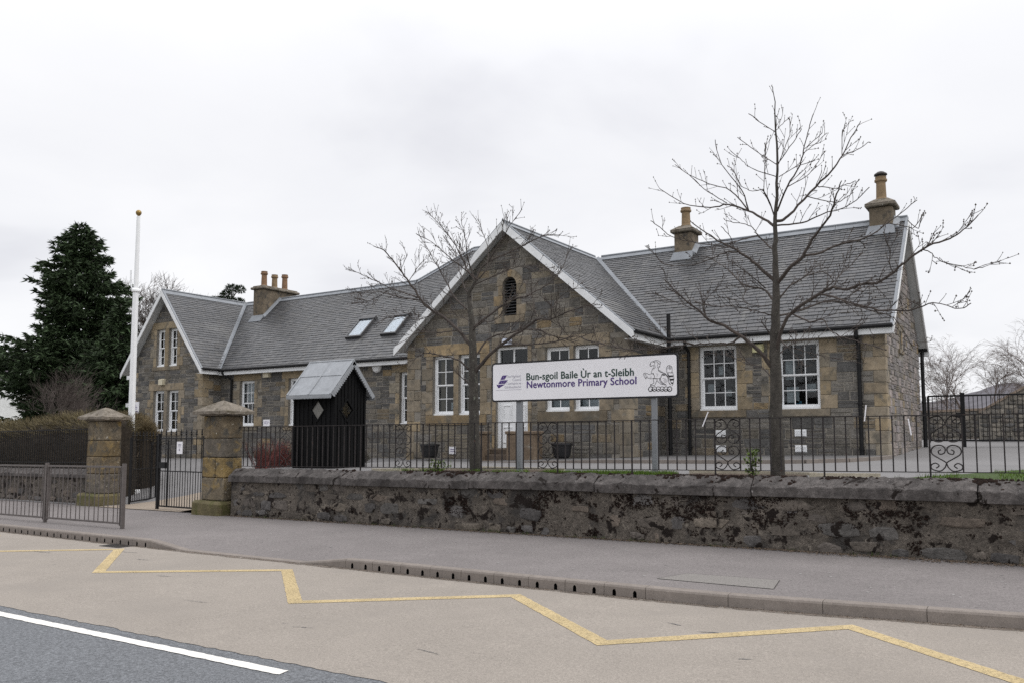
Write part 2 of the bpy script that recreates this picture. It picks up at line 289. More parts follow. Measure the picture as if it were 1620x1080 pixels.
TREE_TALL=[((135,115,100,88,70,52,42,34,22,14,6,3),(-364,1330,91,-364,1330,105,-363,1330,200,-363,1330,291,-361,1330,352,-359,1330,413,-359,1330,454,-358,1330,495,-353,1330,567,-352,1330,651,-355,1330,715,-357,1330,732)),
((24,21,17,14,11,8,4),(-359,1330,497,-377,1338,513,-406,1350,534,-445,1363,554,-477,1367,555,-532,1384,575,-581,1390,612)),
((12,9,5,2),(-406,1350,534,-412,1333,567,-437,1309,608,-445,1303,650)),
((13,10,8,5,2),(-406,1350,534,-444,1375,581,-486,1381,603,-528,1401,631,-559,1416,659)),
((9,7,4,2),(-447,1363,557,-454,1362,562,-483,1353,585,-507,1346,612)),
((12,9,5,2),(-358,1330,511,-367,1303,550,-382,1292,549,-396,1281,556)),
((6,4,1),(-396,1281,556,-410,1284,586,-421,1289,597)),
((5,1),(-367,1303,550,-369,1330,638)),
((8,5,1),(-353,1330,598,-390,1348,632,-427,1366,669)),
((10,7,5,2),(-352,1330,577,-384,1300,589,-395,1287,599,-408,1269,613)),
((6,4,1),(-354,1330,653,-371,1328,666,-393,1317,688)),
((8,6,4,1),(-350,1330,598,-337,1346,643,-334,1347,658,-336,1349,678)),
((7,4,1),(-350,1330,600,-320,1306,622,-306,1302,639)),
((5,3,1),(-354,1330,653,-344,1338,666,-333,1346,678)),
((15,13,10,8,5,3),(-354,1330,521,-331,1307,552,-310,1301,581,-298,1285,604,-290,1280,628,-282,1276,649)),
((7,4,1),(-301,1289,595,-286,1303,611,-271,1318,630)),
((5,1),(-298,1285,600,-267,1263,611)),
((9,7,4,2),(-332,1307,551,-307,1328,570,-295,1341,589,-282,1359,617)),
((7,4,1),(-350,1330,577,-319,1339,593,-296,1345,598)),
((26,23,20,17,14,11,8,5),(-355,1330,505,-345,1334,508,-330,1341,521,-300,1359,560,-275,1363,582,-261,1373,608,-245,1388,646,-235,1395,666)),
((9,5,2),(-261,1373,608,-237,1362,609,-215,1350,615)),
((6,1),(-261,1373,608,-260,1381,653)),
((10,8,6,4,2),(-300,1359,560,-289,1353,557,-267,1341,547,-248,1337,550,-233,1328,549)),
((10,7,5,2),(-310,1350,543,-277,1380,536,-264,1392,542,-251,1404,554)),
((5,1),(-300,1359,560,-292,1372,589)),
((15,12,9,6,3),(-354,1330,498,-310,1303,490,-275,1279,492,-232,1269,499,-200,1239,512)),
((34,29,25,20,15,11,6),(-356,1330,405,-331,1312,424,-310,1307,439,-295,1302,461,-263,1274,488,-247,1253,512,-237,1239,528)),
((22,19,17,14,12,9,7,4),(-310,1307,439,-288,1316,442,-269,1324,451,-241,1336,459,-221,1345,465,-195,1349,483,-172,1361,502,-154,1363,516)),
((8,6,4,1),(-195,1349,483,-174,1368,480,-160,1381,479,-151,1397,501)),
((6,4,1),(-169,1371,489,-155,1368,473,-148,1358,491)),
((16,13,11,8,6,3),(-358,1330,374,-343,1335,394,-328,1353,410,-302,1377,424,-291,1387,420,-285,1396,411)),
((46,44,42,40,38,35,32,30,27,24,21,18,15,12,9),(-362,1330,291,-349,1315,324,-328,1301,351,-282,1279,372,-261,1277,379,-240,1267,373,-216,1256,378,-197,1254,376,-174,1241,387,-156,1230,398,-125,1212,413,-102,1199,415,-94,1198,418,-78,1187,426,-65,1177,437)),
((10,8,7,5,3,2),(-134,1217,410,-126,1224,406,-113,1228,394,-89,1249,387,-77,1259,384,-66,1262,386)),
((10,7,5,2),(-261,1277,379,-256,1287,395,-245,1299,410,-223,1306,433)),
((8,6,4,1),(-174,1241,387,-177,1233,400,-174,1223,416,-179,1215,428)),
((18,16,14,12,10,7,5,3),(-282,1279,372,-259,1266,364,-218,1240,344,-185,1233,333,-148,1207,328,-119,1186,332,-89,1178,321,-77,1175,326)),
((14,12,10,8,6,4,3),(-328,1301,349,-300,1294,333,-279,1280,334,-264,1265,315,-247,1251,304,-218,1230,292,-182,1200,276)),
((18,16,13,11,8,6,3),(-359,1330,351,-327,1365,363,-297,1397,379,-266,1429,375,-235,1438,363,-203,1447,348,-183,1492,304)),
((40,36,33,29,25,22,18,14,11,7),(-366,1330,266,-378,1321,287,-394,1311,306,-410,1303,321,-438,1290,340,-454,1284,346,-466,1282,359,-486,1272,377,-501,1264,394,-518,1254,415)),
((12,9,5,2),(-454,1284,346,-468,1294,368,-462,1303,388,-443,1318,411)),
((18,16,14,12,11,9,7,5,3),(-410,1303,319,-429,1311,311,-455,1319,313,-500,1335,315,-542,1348,316,-584,1361,313,-632,1375,318,-696,1393,331,-741,1397,344)),
((10,7,5,2),(-466,1282,359,-485,1263,369,-504,1244,378,-527,1221,390)),
((11,9,6,4,2),(-500,1335,315,-527,1325,321,-557,1314,316,-587,1303,308,-613,1294,306)),
((30,26,22,18,14,10,5),(-361,1330,409,-382,1327,430,-398,1321,447,-415,1314,461,-440,1305,477,-460,1298,492,-484,1288,514)),
((14,12,11,9,7,6,4,3),(-415,1314,459,-434,1317,461,-454,1326,459,-482,1330,452,-511,1334,451,-555,1351,460,-578,1355,483,-597,1358,501)),
((9,5,2),(-421,1312,467,-423,1303,483,-435,1293,500)),
((16,13,11,8,6,3),(-359,1330,457,-377,1343,474,-391,1347,491,-400,1350,505,-420,1362,517,-453,1380,530)),
((12,11,10,8,7,6,5,3,2),(-391,1347,490,-407,1333,484,-421,1320,478,-440,1304,474,-454,1291,471,-480,1268,476,-503,1247,483,-514,1232,496,-525,1219,505)),
((20,17,15,12,9,6,4),(-362,1330,374,-379,1343,396,-399,1353,405,-424,1366,415,-454,1385,446,-477,1397,463,-501,1408,480)),
((12,9,5,2),(-379,1343,400,-400,1318,422,-414,1302,435,-423,1292,441)),
((9,8,6,5,3,2),(-365,1330,370,-394,1349,373,-415,1363,381,-426,1372,392,-424,1383,406,-434,1393,420)),
((12,10,8,6,4,2),(-366,1330,353,-379,1315,357,-389,1304,360,-420,1269,365,-440,1246,364,-456,1227,368)),
((16,9,3),(-369,1330,322,-376,1325,334,-382,1320,344)),
((12,10,8,6,4,2),(-358,1330,331,-342,1305,302,-316,1283,292,-284,1256,280,-247,1244,270,-207,1206,259)),
((12,9,5,2),(-357,1330,290,-347,1342,303,-334,1356,312,-320,1375,333)),
((12,10,7,5,2),(-368,1330,250,-392,1355,274,-420,1362,281,-463,1393,301,-514,1426,309))]
TREE_WIDE=[((150,125,105,90,66,50,38,30,24),(-949,1330,81,-949,1330,96,-953,1330,172,-955,1330,282,-958,1330,361,-962,1330,410,-967,1330,441,-957,1330,460,-950,1330,472)),
((18,15,12,9,6,3),(-950,1330,471,-938,1339,501,-894,1353,521,-844,1369,543,-817,1377,554,-787,1386,552)),
((10,7,5,2),(-932,1343,505,-897,1336,540,-872,1331,567,-829,1311,591)),
((14,11,8,5,3),(-950,1330,468,-930,1333,486,-929,1342,510,-937,1352,542,-975,1373,608)),
((14,11,8,5,3),(-951,1330,472,-960,1317,510,-956,1303,547,-962,1301,573,-964,1299,590)),
((15,13,10,8,5,3),(-950,1330,468,-978,1341,495,-1007,1356,534,-1044,1362,581,-1108,1383,638,-1129,1389,652)),
((13,11,9,7,4,2),(-946,1330,471,-961,1318,487,-978,1306,503,-1002,1288,528,-1020,1274,546,-1053,1270,564)),
((16,13,9,6,3),(-973,1330,414,-1018,1342,451,-1043,1350,484,-1094,1367,546,-1120,1375,579)),
((34,31,28,26,23,20,17,14,12,9,6),(-960,1330,338,-976,1328,356,-989,1322,374,-1025,1319,402,-1066,1315,428,-1082,1308,451,-1098,1299,478,-1119,1297,503,-1141,1287,534,-1155,1281,549,-1175,1276,557)),
((14,12,9,7,5,3),(-1077,1309,443,-1120,1313,458,-1163,1321,473,-1228,1335,501,-1277,1344,521,-1327,1353,539)),
((11,9,6,4,2),(-1078,1311,439,-1120,1291,447,-1149,1276,457,-1174,1263,457,-1212,1245,455)),
((7,4,1),(-1119,1297,503,-1109,1298,521,-1105,1303,537)),
((8,5,1),(-1098,1299,478,-1081,1314,514,-1073,1318,522)),
((8,6,4,1),(-1163,1321,473,-1204,1327,462,-1258,1345,456,-1325,1366,462)),
((10,7,5,2),(-963,1330,387,-983,1338,398,-1007,1346,406,-1038,1350,416)),
((12,10,7,5,2),(-992,1322,371,-1019,1298,367,-1047,1274,367,-1063,1257,354,-1078,1239,340)),
((20,18,15,13,11,8,6,4),(-954,1330,377,-928,1349,402,-897,1370,428,-864,1388,440,-848,1399,451,-827,1412,466,-808,1431,499,-804,1450,541)),
((14,10,6,3),(-958,1330,369,-925,1316,382,-880,1299,383,-836,1277,407)),
((34,31,27,24,20,17,13,10,6),(-955,1330,282,-934,1324,299,-905,1315,319,-861,1304,340,-811,1291,359,-775,1282,373,-747,1276,370,-703,1272,381,-653,1268,389)),
((11,8,5,2),(-775,1282,373,-789,1292,393,-800,1301,413,-824,1318,451)),
((16,15,13,12,10,9,7,6,4,3),(-946,1330,322,-937,1338,341,-920,1348,358,-891,1360,363,-861,1372,370,-832,1384,368,-812,1386,357,-772,1403,347,-749,1413,356,-723,1416,360)),
((14,13,11,10,8,7,5,4,3),(-880,1310,332,-843,1298,332,-807,1286,329,-749,1279,328,-684,1255,333,-658,1251,324,-632,1241,317,-591,1224,305,-556,1209,299)),
((9,7,4,2),(-747,1276,370,-745,1291,401,-719,1296,422,-690,1314,428)),
((6,4,3,1),(-772,1403,347,-790,1385,374,-795,1370,403,-792,1358,426)),
((18,16,13,11,8,6,3),(-963,1330,290,-979,1320,309,-999,1312,317,-1026,1301,324,-1055,1298,327,-1074,1290,316,-1092,1282,306)),
((14,8,3),(-963,1330,260,-983,1331,279,-1002,1332,291)),
((14,11,8,5,3),(-963,1330,438,-988,1344,462,-1016,1366,501,-1048,1391,550,-1089,1400,595)),
((12,10,7,5,2),(-953,1330,462,-911,1323,470,-836,1287,474,-757,1249,464,-705,1237,434)),
((10,8,6,4,2),(-1040,1317,412,-1063,1325,407,-1108,1340,405,-1166,1346,418,-1240,1368,415))]
CREST=[(3,(1387,195,1409,206,1405,226,1436,245,1457,248,1496,262,1535,260,1573,238,1592,221,1573,194)),(3,(1409,206,1396,178,1417,165,1443,180,1465,175,1469,151,1451,127,1438,118)),(2,(1487,214,1478,183,1495,158,1477,126,1451,119)),(4,(1453,236,1479,239,1487,218)),(2,(1534,220,1547,203,1529,172,1546,155,1520,132)),(3,(1581,210,1576,162,1554,131,1545,95)),(2,(1496,246,1530,232,1568,198)),(3,(1442,120,1429,88,1420,48,1433,39)),(3,(1420,40,1380,29,1337,47,1311,56,1280,50,1276,29,1288,-4,1310,-37,1318,-47,1328,-13,1353,-30,1405,-44,1457,-44,1475,-19,1467,14,1441,39)),(3,(1293,37,1319,28,1310,4)),(3,(1319,-13,1345,-6)),(4,(1446,47,1463,36)),(2,(1402,8,1414,-17,1397,-32)),(4,(1545,91,1579,65,1622,46,1664,26,1697,-8,1722,-49,1730,-93,1746,-141,1771,-166)),(2,(1558,98,1596,73,1656,42,1697,12,1726,-29,1738,-69)),(9,(1613,17,1663,6)),(4,(1612,8,1590,-32,1586,-71,1611,-112,1644,-138,1678,-155)),(3,(1569,-39,1568,-79,1593,-120,1636,-149)),(2,(1629,-49,1679,-59)),(2,(1636,-89,1713,-100)),(2,(1645,-114,1704,-124)),(2,(1654,-70,1713,-80)),(2,(1519,44,1527,11,1518,-13)),(3,(1466,-43,1452,-83,1465,-115,1430,-138,1399,-153,1404,-169)),(3,(1526,-53,1508,-101,1481,-156)),(3,(1525,-85,1576,-135,1610,-152,1695,-167)),(5,(1457,-42,1526,-49)),(2,(1526,-49,1586,-43)),(3,(1400,-145,1430,-162,1481,-160)),(3,(1702,44,1695,116,1717,155,1751,166,1784,148,1800,112,1792,40)),(4,(1751,154,1747,102)),(4,(1776,145,1773,101)),(3,(1725,139,1720,107)),(4,(1706,44,1809,40)),(3,(1809,40,1823,-17,1827,-80,1813,-143,1787,-182)),(3,(1715,43,1739,-13,1764,-78,1773,-126)),(12,(1744,-18,1807,-18)),(13,(1757,-78,1814,-74)),(10,(1780,-132,1811,-137)),(5,(1715,24,1727,-21,1722,-45)),(6,(1361,-229,1377,-193,1410,-184,1438,-204,1439,-237,1411,-262,1376,-257,1361,-229)),(4,(1407,-218,1424,-243,1450,-247,1476,-224)),(4,(1431,-231,1447,-195,1480,-186,1507,-207,1509,-239,1481,-264,1446,-259,1431,-231)),(4,(1477,-220,1494,-245,1520,-250,1546,-226)),(4,(1501,-233,1517,-197,1550,-189,1577,-209,1578,-241,1550,-267,1516,-261,1501,-233)),(4,(1546,-222,1563,-247,1589,-252,1615,-228)),(4,(1570,-235,1586,-200,1619,-191,1646,-211,1647,-243,1619,-269,1585,-264,1570,-235)),(4,(1616,-225,1632,-249,1658,-254,1683,-231)),(4,(1639,-237,1655,-202,1687,-193,1714,-213,1715,-245,1688,-271,1654,-266,1639,-237)),(4,(1684,-227,1701,-251,1726,-256,1752,-233)),(6,(1708,-239,1724,-204,1756,-196,1782,-215,1784,-247,1756,-273,1723,-268,1708,-239))]
# ================================================================ ground, street
def lerp_pts(P, x):
    if x <= P[0][0]: return P[0][1]
    for (a, b), (c, d) in zip(P[:-1], P[1:]):
        if x <= c: return b + (d - b) * (x - a) / (c - a)
    return P[-1][1]
def KY(x): return lerp_pts([(-120, 9.6), (-40, 8.85), (-18, 8.66), (-13.5, 8.56), (-5, 8.5), (-3, 8.52), (-1.3, 8.74), (0, 8.92), (4, 9.3), (60, 12)], x)
def drop(x):            # how far the kerb is lowered at the school crossing
    return .112 * min(smooth((x + 12.95) / 1.0), smooth((-8.15 - x) / 1.05))
def zpave(x, y): return SL * x - drop(x) * (1 - smooth((y - KY(x)) / 1.3))
def zroad(x): return SL * x - .13
def zyard(x, y):
    r = SL * x + 1.0 + .010 * max(0, min(y, 22.4) - 12.6) + .032 * max(0, min(y, 36) - 22.4)
    l = SL * x + .01 + 1.05 * smooth((y - 13.0) / 9) + .032 * max(0, min(y, 36) - 22.4)
    return l + (r - l) * smooth((x + 17.1) / .9)
def sheet(name, xs, ys, zf, m, kind='structure', parent=None):
    mb = MB(); nx = len(xs)
    for j in range(len(ys)):
        for i in range(nx):
            y = ys[j](xs[i]) if callable(ys[j]) else ys[j]
            mb.v.append((xs[i], y, zf(xs[i], y)))
    for j in range(len(ys) - 1):
        for i in range(nx - 1): mb.f.append((j * nx + i, j * nx + i + 1, (j + 1) * nx + i + 1, (j + 1) * nx + i)); mb.c.append(None); mb.m.append(0)
    return mb.build(name, m, parent, kind, smooth=True)
def rng(a, b, n): return [a + (b - a) * i / n for i in range(n + 1)]
def zfar(x, y):
    xx = max(-90, min(40, x))
    if y < 12.6: return zroad(xx) - .3
    return zyard(xx, min(y, 36)) - .22
sheet('ground', [-4000, -1500, -600, -300, -150, -90, -60, -45, -30, -22, -19, -17.1, -16.8, -16.5, -16.2, -12, -6, 0, 12, 40, 100, 300, 1000, 4000],
      [-3000, -600, -150, -40, 0, 6, 12.59, 12.61, 14, 16, 18, 20, 22.4, 26, 30, 36, 60, 120, 300, 800, 3500], zfar, MT['field'])
sheet('road', rng(-120, 60, 60), [-8, 0, 3, 4.7, 6, 7.5, lambda x: KY(x) + .03], lambda x, y: zroad(x), MT['asphalt'])
mb = MB(); rr = random.Random(3); xs = rng(-60, 20, 900)
edge = [4.66 + .022 * nz(x * 9, 1) + .03 * nz(x * 2.3, 7) + rr.uniform(-.012, .012) for x in xs]
for i in range(len(xs) - 1):
    a, b = xs[i], xs[i + 1]
    mb.poly([(a, edge[i], zroad(a) + .004), (b, edge[i + 1], zroad(b) + .004), (b, KY(b) + .03, zroad(b) + .004), (a, KY(a) + .03, zroad(a) + .004)])
mb.build('road_surfacing', MT['buff'], None, 'structure')
def ribbon(name, pts, wd, z, m):
    mb = MB(); L = []
    for i, p in enumerate(pts):
        a = Vector(pts[max(i - 1, 0)]); b = Vector(pts[min(i + 1, len(pts) - 1)]); p = Vector(p)
        d1 = (p - a).normalized() if i else (b - p).normalized(); d2 = (b - p).normalized() if i < len(pts) - 1 else d1
        n1 = Vector((-d1.y, d1.x)); n2 = Vector((-d2.y, d2.x)); n = (n1 + n2).normalized(); k = min(2.2, 1 / max(.3, n.dot(n1)))
        L.append((p + n * wd / 2 * k, p - n * wd / 2 * k))
    r_ = random.Random(name)
    for (a, b), (c, d) in zip(L[:-1], L[1:]):
        n_ = max(1, int((c - a).length / .06)); J = [(r_.uniform(-.006, .006) * (0 < i < n_), r_.uniform(-.006, .006) * (0 < i < n_)) for i in range(n_ + 1)]; s_ = (a - b).normalized()
        for i in range(n_):
            f, g_ = i / n_, (i + 1) / n_; A = a.lerp(c, f) + s_ * J[i][0]; B = b.lerp(d, f) + s_ * J[i][1]; C_ = a.lerp(c, g_) + s_ * J[i + 1][0]; D = b.lerp(d, g_) + s_ * J[i + 1][1]
            mb.poly([(q.x, q.y, zroad(q.x) + z) for q in (B, D, C_, A)])
    return mb.build(name, m, None, 'structure')
ribbon('zigzag_road_marking', [(-19.3, 6.55), (-17.2, 8.15), (-15.2, 6.6), (-13.08, 8.14), (-11.0, 6.56), (-8.85, 7.97), (-7.0, 6.43), (-5.12, 7.96), (-3.3, 6.5), (-1.62, 8.2), (.3, 6.5), (2.2, 8.3), (4.2, 6.6), (6.2, 8.6), (8.2, 6.8), (10.2, 8.9)], .155, .008, MT['yellow'])
for a, b in ((-19.9, -13.9), (-10.9, -4.95), (-1.9, 4.0), (7.0, 13.0)):
    ribbon('centre_line_marking', [(a, 4.44), ((a + b) / 2, 4.44), (b - .05, 4.44), (b, 4.45)], .115, .006, MT['whiteline'])
# footway, dipped at the crossing
px = sorted(set(rng(-110, -20, 30) + rng(-20, -6, 70) + rng(-6, 40, 46)))
sheet('pavement', px, [lambda x: KY(x) + .12] + [lambda x, k=k: KY(x) + .12 + k for k in (.2, .45, .7, 1.0, 1.3, 2.2)] + [12.7], zpave, MT['pave'])
mb = MB(); P = [(-3.90, 9.10), (-2.56, 9.08), (-2.66, 9.68), (-3.74, 9.62)]
mb.poly([(x, y, SL * x + .004) for x, y in P]); mb.build('pavement_patch', MT['patch'], None, 'structure')
mb = MB()
for (a, b) in zip(P, P[1:] + P[:1]):
    d = (Vector(b) - Vector(a)).normalized(); n = Vector((d.y, -d.x)) * .008
    mb.poly([(a[0], a[1], SL * a[0] + .006), (a[0] + n.x, a[1] + n.y, SL * a[0] + .006), (b[0] + n.x, b[1] + n.y, SL * b[0] + .006), (b[0], b[1], SL * b[0] + .006)])
mb.build('patch_joint', MT['gully'], None, 'structure')
# kerb: one object per kerb stone
kerb = sheet('kerb', rng(-60, 20, 160), [lambda x: KY(x) + .06, lambda x: KY(x) + .14], lambda x, y: zpave(x, y) - .03, MT['soil'])
def kerb_unit(x0, x1, slots):
    mb = MB(); prof = [(0, -.2), (0, -.028), (.010, -.008), (.030, 0), (.125, 0), (.125, -.2)]
    def pt(x, q): 
        z = SL * x - drop(x)
        return (x, KY(x) + q[0], z + q[1] + .003)
    a, b = x0 + .003, x1 - .003
    for i in range(1, len(prof) - 1): mb.poly([pt(a, prof[i]), pt(b, prof[i]), pt(b, prof[i + 1]), pt(a, prof[i + 1])])
    mb.poly([pt(a, q) for q in prof]); mb.poly([pt(b, q) for q in prof[::-1]])
    xs = [a]
    for s in slots: xs += [s - .022, s + .022]
    xs.append(b)
    for i in range(len(xs) - 1):
        if i % 2 == 0: mb.poly([pt(xs[i], (0, -.2)), pt(xs[i + 1], (0, -.2)), pt(xs[i + 1], (0, -.028)), pt(xs[i], (0, -.028))])
        else:
            u, v = xs[i], xs[i + 1]; c = (u + v) / 2
            arch = [(u, -.075), (u + .008, -.058), (c, -.05), (v - .008, -.058), (v, -.075)]
            mb.poly([pt(v, (0, -.028)), pt(u, (0, -.028))] + [pt(x, (0, z)) for x, z in arch])
            ring = [(u, -.2)] + arch + [(v, -.2)]
            for p, q in zip(ring[:-1], ring[1:]): mb.poly([pt(p[0], (0, p[1])), pt(q[0], (0, q[1])), pt(q[0], (.09, q[1])), pt(p[0], (.09, p[1]))], None, 1)
            mb.poly([pt(x, (.09, z)) for x, z in ring], None, 1)
    mb.build('kerb_stone', [MT['kerb'], MT['hole']], kerb, origin=((x0 + x1) / 2, KY(x0), SL * x0))
x = -30.0
while x < 9:
    if -21 < x < -13.1 or -8.3 <= x < -3.95: L = .5; sl_ = (x + .125, x + .375)
    else: L = .914; sl_ = ()
    if x < -13.1 < x + L and not sl_: L = -13.0 - x
    if -9.2 < x < -8.3 and x + L > -8.2: L = -8.3 - x
    kerb_unit(x, x + L, sl_); x += L
# dirt in the channel and at the wall foot
mb = MB(); rr = random.Random(8)
for i in range(2600):
    x = rr.uniform(-21, 3); y = KY(x) - abs(rr.gauss(0, .05)) - .005; s = rr.uniform(.004, .013); a = rr.uniform(0, 6.3); z = zroad(x) + .007
    mb.poly([(x + s * math.cos(a + k), y + s * math.sin(a + k) * .7, z + rr.uniform(0, .008)) for k in (0, 2.1, 4.2)])
for i in range(9000):
    x = 4 - 19.6 * rr.random() ** 1.4; y = 12.30 - abs(rr.gauss(0, .075 + .05 * max(0, nz(x * 1.1, 5)) + (.05 if x > -3 else 0))); s = rr.uniform(.006, .022); a = rr.uniform(0, 6.3); z = SL * x + .004
    mb.poly([(x + s * math.cos(a + k), y + s * math.sin(a + k), z + rr.uniform(0, .015)) for k in (0, 2.1, 4.2)])
mb.build('roadside_litter', mat('roadside_grit', (.12, .088, .062), var=((30., .5),), bump=()), None, 'stuff')
mb = MB(); xs = rng(-30, 6, 240)
for a, b in zip(xs[:-1], xs[1:]):
    wa, wb = .10 + .05 * nz(a * 1.7, 2.2), .10 + .05 * nz(b * 1.7, 2.2); mb.poly([(a, KY(a) - wa, zroad(a) + .007), (b, KY(b) - wb, zroad(b) + .007), (b, KY(b) + .01, zroad(b) + .007), (a, KY(a) + .01, zroad(a) + .007)])
mb.build('gutter_silt', MT['silt'], None, 'structure')
# gully grate
g = thing('drain_grate', 'dark iron drain grate in the gutter by the lowered kerb', 'drain', (-13.55, 8.38, zroad(-13.55)))
mb = MB(); z = zroad(-13.55) + .012; mb.box(-13.83, 8.24, z - .03, -13.27, 8.27, z); mb.box(-13.83, 8.51, z - .03, -13.27, 8.54, z); mb.box(-13.83, 8.27, z - .03, -13.80, 8.51, z); mb.box(-13.30, 8.27, z - .03, -13.27, 8.51, z)
mb.build('frame', MT['gully'], g); mb = MB(); mb.poly([(-13.8, 8.27, z - .007), (-13.3, 8.27, z - .007), (-13.3, 8.51, z - .007), (-13.8, 8.51, z - .007)]); mb.build('pit', MT['hole'], g)
for k in range(8):
    mb = MB(); mb.box(-13.79 + k * .062, 8.27, z - .025, -13.765 + k * .062, 8.51, z); mb.build('grate_bar', MT['gully'], g)
rr = random.Random(61); mb = MB()
for i in range(260):                                # chewing gum and grit spots on the footway
    x, y, s = rr.uniform(-21, 4), rr.uniform(9.0, 12.1), rr.uniform(.008, .022); z = zpave(x, y) + .003; mb.poly([(x + s * math.cos(k), y + s * math.sin(k), z) for k in rng(0, 5.5, 6)])
mb.build('gum_spots', mat('trodden_gum', (.30, .29, .28), bump=(), var=((3., .6),)), None, 'stuff')
mb = MB()
for (x, y, L, a, w_) in ((-2.6, 7.35, .34, .2, .03), (-3.05, 7.5, .2, -.3, .02), (-2.1, 6.6, .12, .4, .02), (-11.6, 7.6, .4, .05, .02), (-12.6, 8.0, .5, .1, .03), (-9.9, 6.8, .3, .2, .02), (-6.0, 5.6, .25, .3, .015), (-4.4, 5.5, .3, -.2, .015), (-8.0, 5.9, .4, .1, .015), (-13.9, 7.3, .5, .1, .025)):
    xs = rng(-L / 2, L / 2, 7); up_ = [(t, w_ * (1 - (2 * t / L) ** 2) * rr.uniform(.3, 1)) for t in xs]; dn_ = [(t, -w_ * (1 - (2 * t / L) ** 2) * rr.uniform(.2, .9)) for t in xs[::-1][1:-1]]
    mb.poly([(x + p * math.cos(a) - q * math.sin(a), y + p * math.sin(a) + q * math.cos(a), zroad(x + p) + .0075) for p, q in up_ + dn_])
mb.build('tar_scuffs', mat('tar_scuff', (.11, .11, .115), bump=(), var=((20., .4),), alpha=(30., .35, .6)), None, 'stuff')
# school yard
ysx = sorted(set(rng(-60, -20, 20) + rng(-20, -15, 25) + rng(-15, 14, 24)))
sheet('school_yard', ysx, [12.62, 13, 13.5, 14, 15, 16, 17, 18, 19, 20, 21, 22.4, 24, 26, 28, 30, 33, 36, 42], zyard, MT['yard'])
sheet('entrance_path', rng(-20.9, -16.95, 8), [12.35, 12.7, 13.2, 14, 15, 16, 17, 18, 19], lambda x, y: max(zyard(x, y), zpave(x, y) if y < 13 else -9) + .005, mat('tan_path', (.27, .225, .18), rough=.92, var=((1., .1), (60., .2)), bump=((80., .4),)))
# raised footpath in front of the right wing, rounded at the corner
P = [(-16.6, 18.3), (-9.2, 18.3), (-5.6, 18.5), (-4.6, 18.9), (-3.9, 19.8), (-3.45, 21.2), (-3.38, 22.35), (-9.2, 22.35), (-9.25, 19.95), (-16.6, 19.95)]
mb = MB(); mb.poly([(x, y, zyard(x, y) + .08) for x, y in P]); mb.build('footpath', MT['path'], None, 'structure')
mb = MB()
for a, b in zip(P[:6], P[1:7]):
    d = (Vector(b) - Vector(a)).normalized(); n = Vector((d.y, -d.x)) * .11
    A = [(a[0], a[1]), (b[0], b[1]), (b[0] + n.x, b[1] + n.y), (a[0] + n.x, a[1] + n.y)]
    mb.hexa([(q[0], q[1], zyard(*q) - .1) for q in A[::-1]] + [(q[0], q[1], zyard(*q) + .085) for q in A[::-1]])
mb.build('footpath_edging', MT['kerb'], None, 'structure')
# hills
HP = [(-60, 30), (-25, 42), (-12, 48), (-7, 58), (-5.4, 62), (-4.2, 70), (-3.4, 76), (-2.9, 82), (-2.2, 87), (-1.2, 84), (0, 80), (4, 92), (12, 120), (25, 90), (45, 40)]
mb = MB(); az = rng(-60, 45, 210); rd = [900, 1100, 1250, 1400, 1500, 1700, 2100]
prof = [0, .25, .55, .85, 1.0, .8, .0]
for a in az:
    h = lerp_pts(HP, a)
    for r_, p_ in zip(rd, prof): mb.v.append((r_ * math.sin(R(a)), r_ * math.cos(R(a)), -3 + h * p_ * 1.02 + 3 * nz(a * .9, r_ * .01) * p_ + 2.0 * nz(a * 3, r_ * .02) * p_))
n = len(rd)
for i in range(len(az) - 1):
    for j in range(n - 1): mb.f.append((i * n + j, i * n + j + 1, (i + 1) * n + j + 1, (i + 1) * n + j)); mb.c.append(None); mb.m.append(0)
mb.build('hills', MT['moor'], None, 'structure', smooth=True)

# ================================================================ street walls
def blob_stone(x, z, w_, h_, yf, rr, col, proud):
    """an irregular, slightly domed building stone set in the face of a wall"""
    n = rr.choice((7, 8, 9)); mb = MB(); R0 = []; ph = rr.uniform(0, 6.3)
    for k in range(n):
        a = 2 * math.pi * k / n + rr.uniform(-.3, .3); ca, sa = math.cos(a), math.sin(a)
        q = 1 / max(abs(ca), abs(sa)); q = 1 + (q - 1) * rr.uniform(.5, 1.)
        R0.append((x + ca * w_ / 2 * q * rr.uniform(.8, 1.08), z + sa * h_ / 2 * q * rr.uniform(.78, 1.08)))
    A = [(p[0], yf + .05, p[1]) for p in R0]; B = [(x + (p[0] - x) * .96, yf - proud * .55, z + (p[1] - z) * .95) for p in R0]
    C = [(x + (p[0] - x) * .72, yf - proud * rr.uniform(.85, 1.2), z + (p[1] - z) * .70) for p in R0]; V = A + B + C + [(x + rr.uniform(-.2, .2) * w_ * .3, yf - proud * 1.15, z)]
    F = []
    for k in range(n):
        j = (k + 1) % n; F += [(k, j, n + j, n + k), (n + k, n + j, 2 * n + j, 2 * n + k), (2 * n + k, 2 * n + j, 3 * n)]
    mb.mesh(V, F, col); return mb
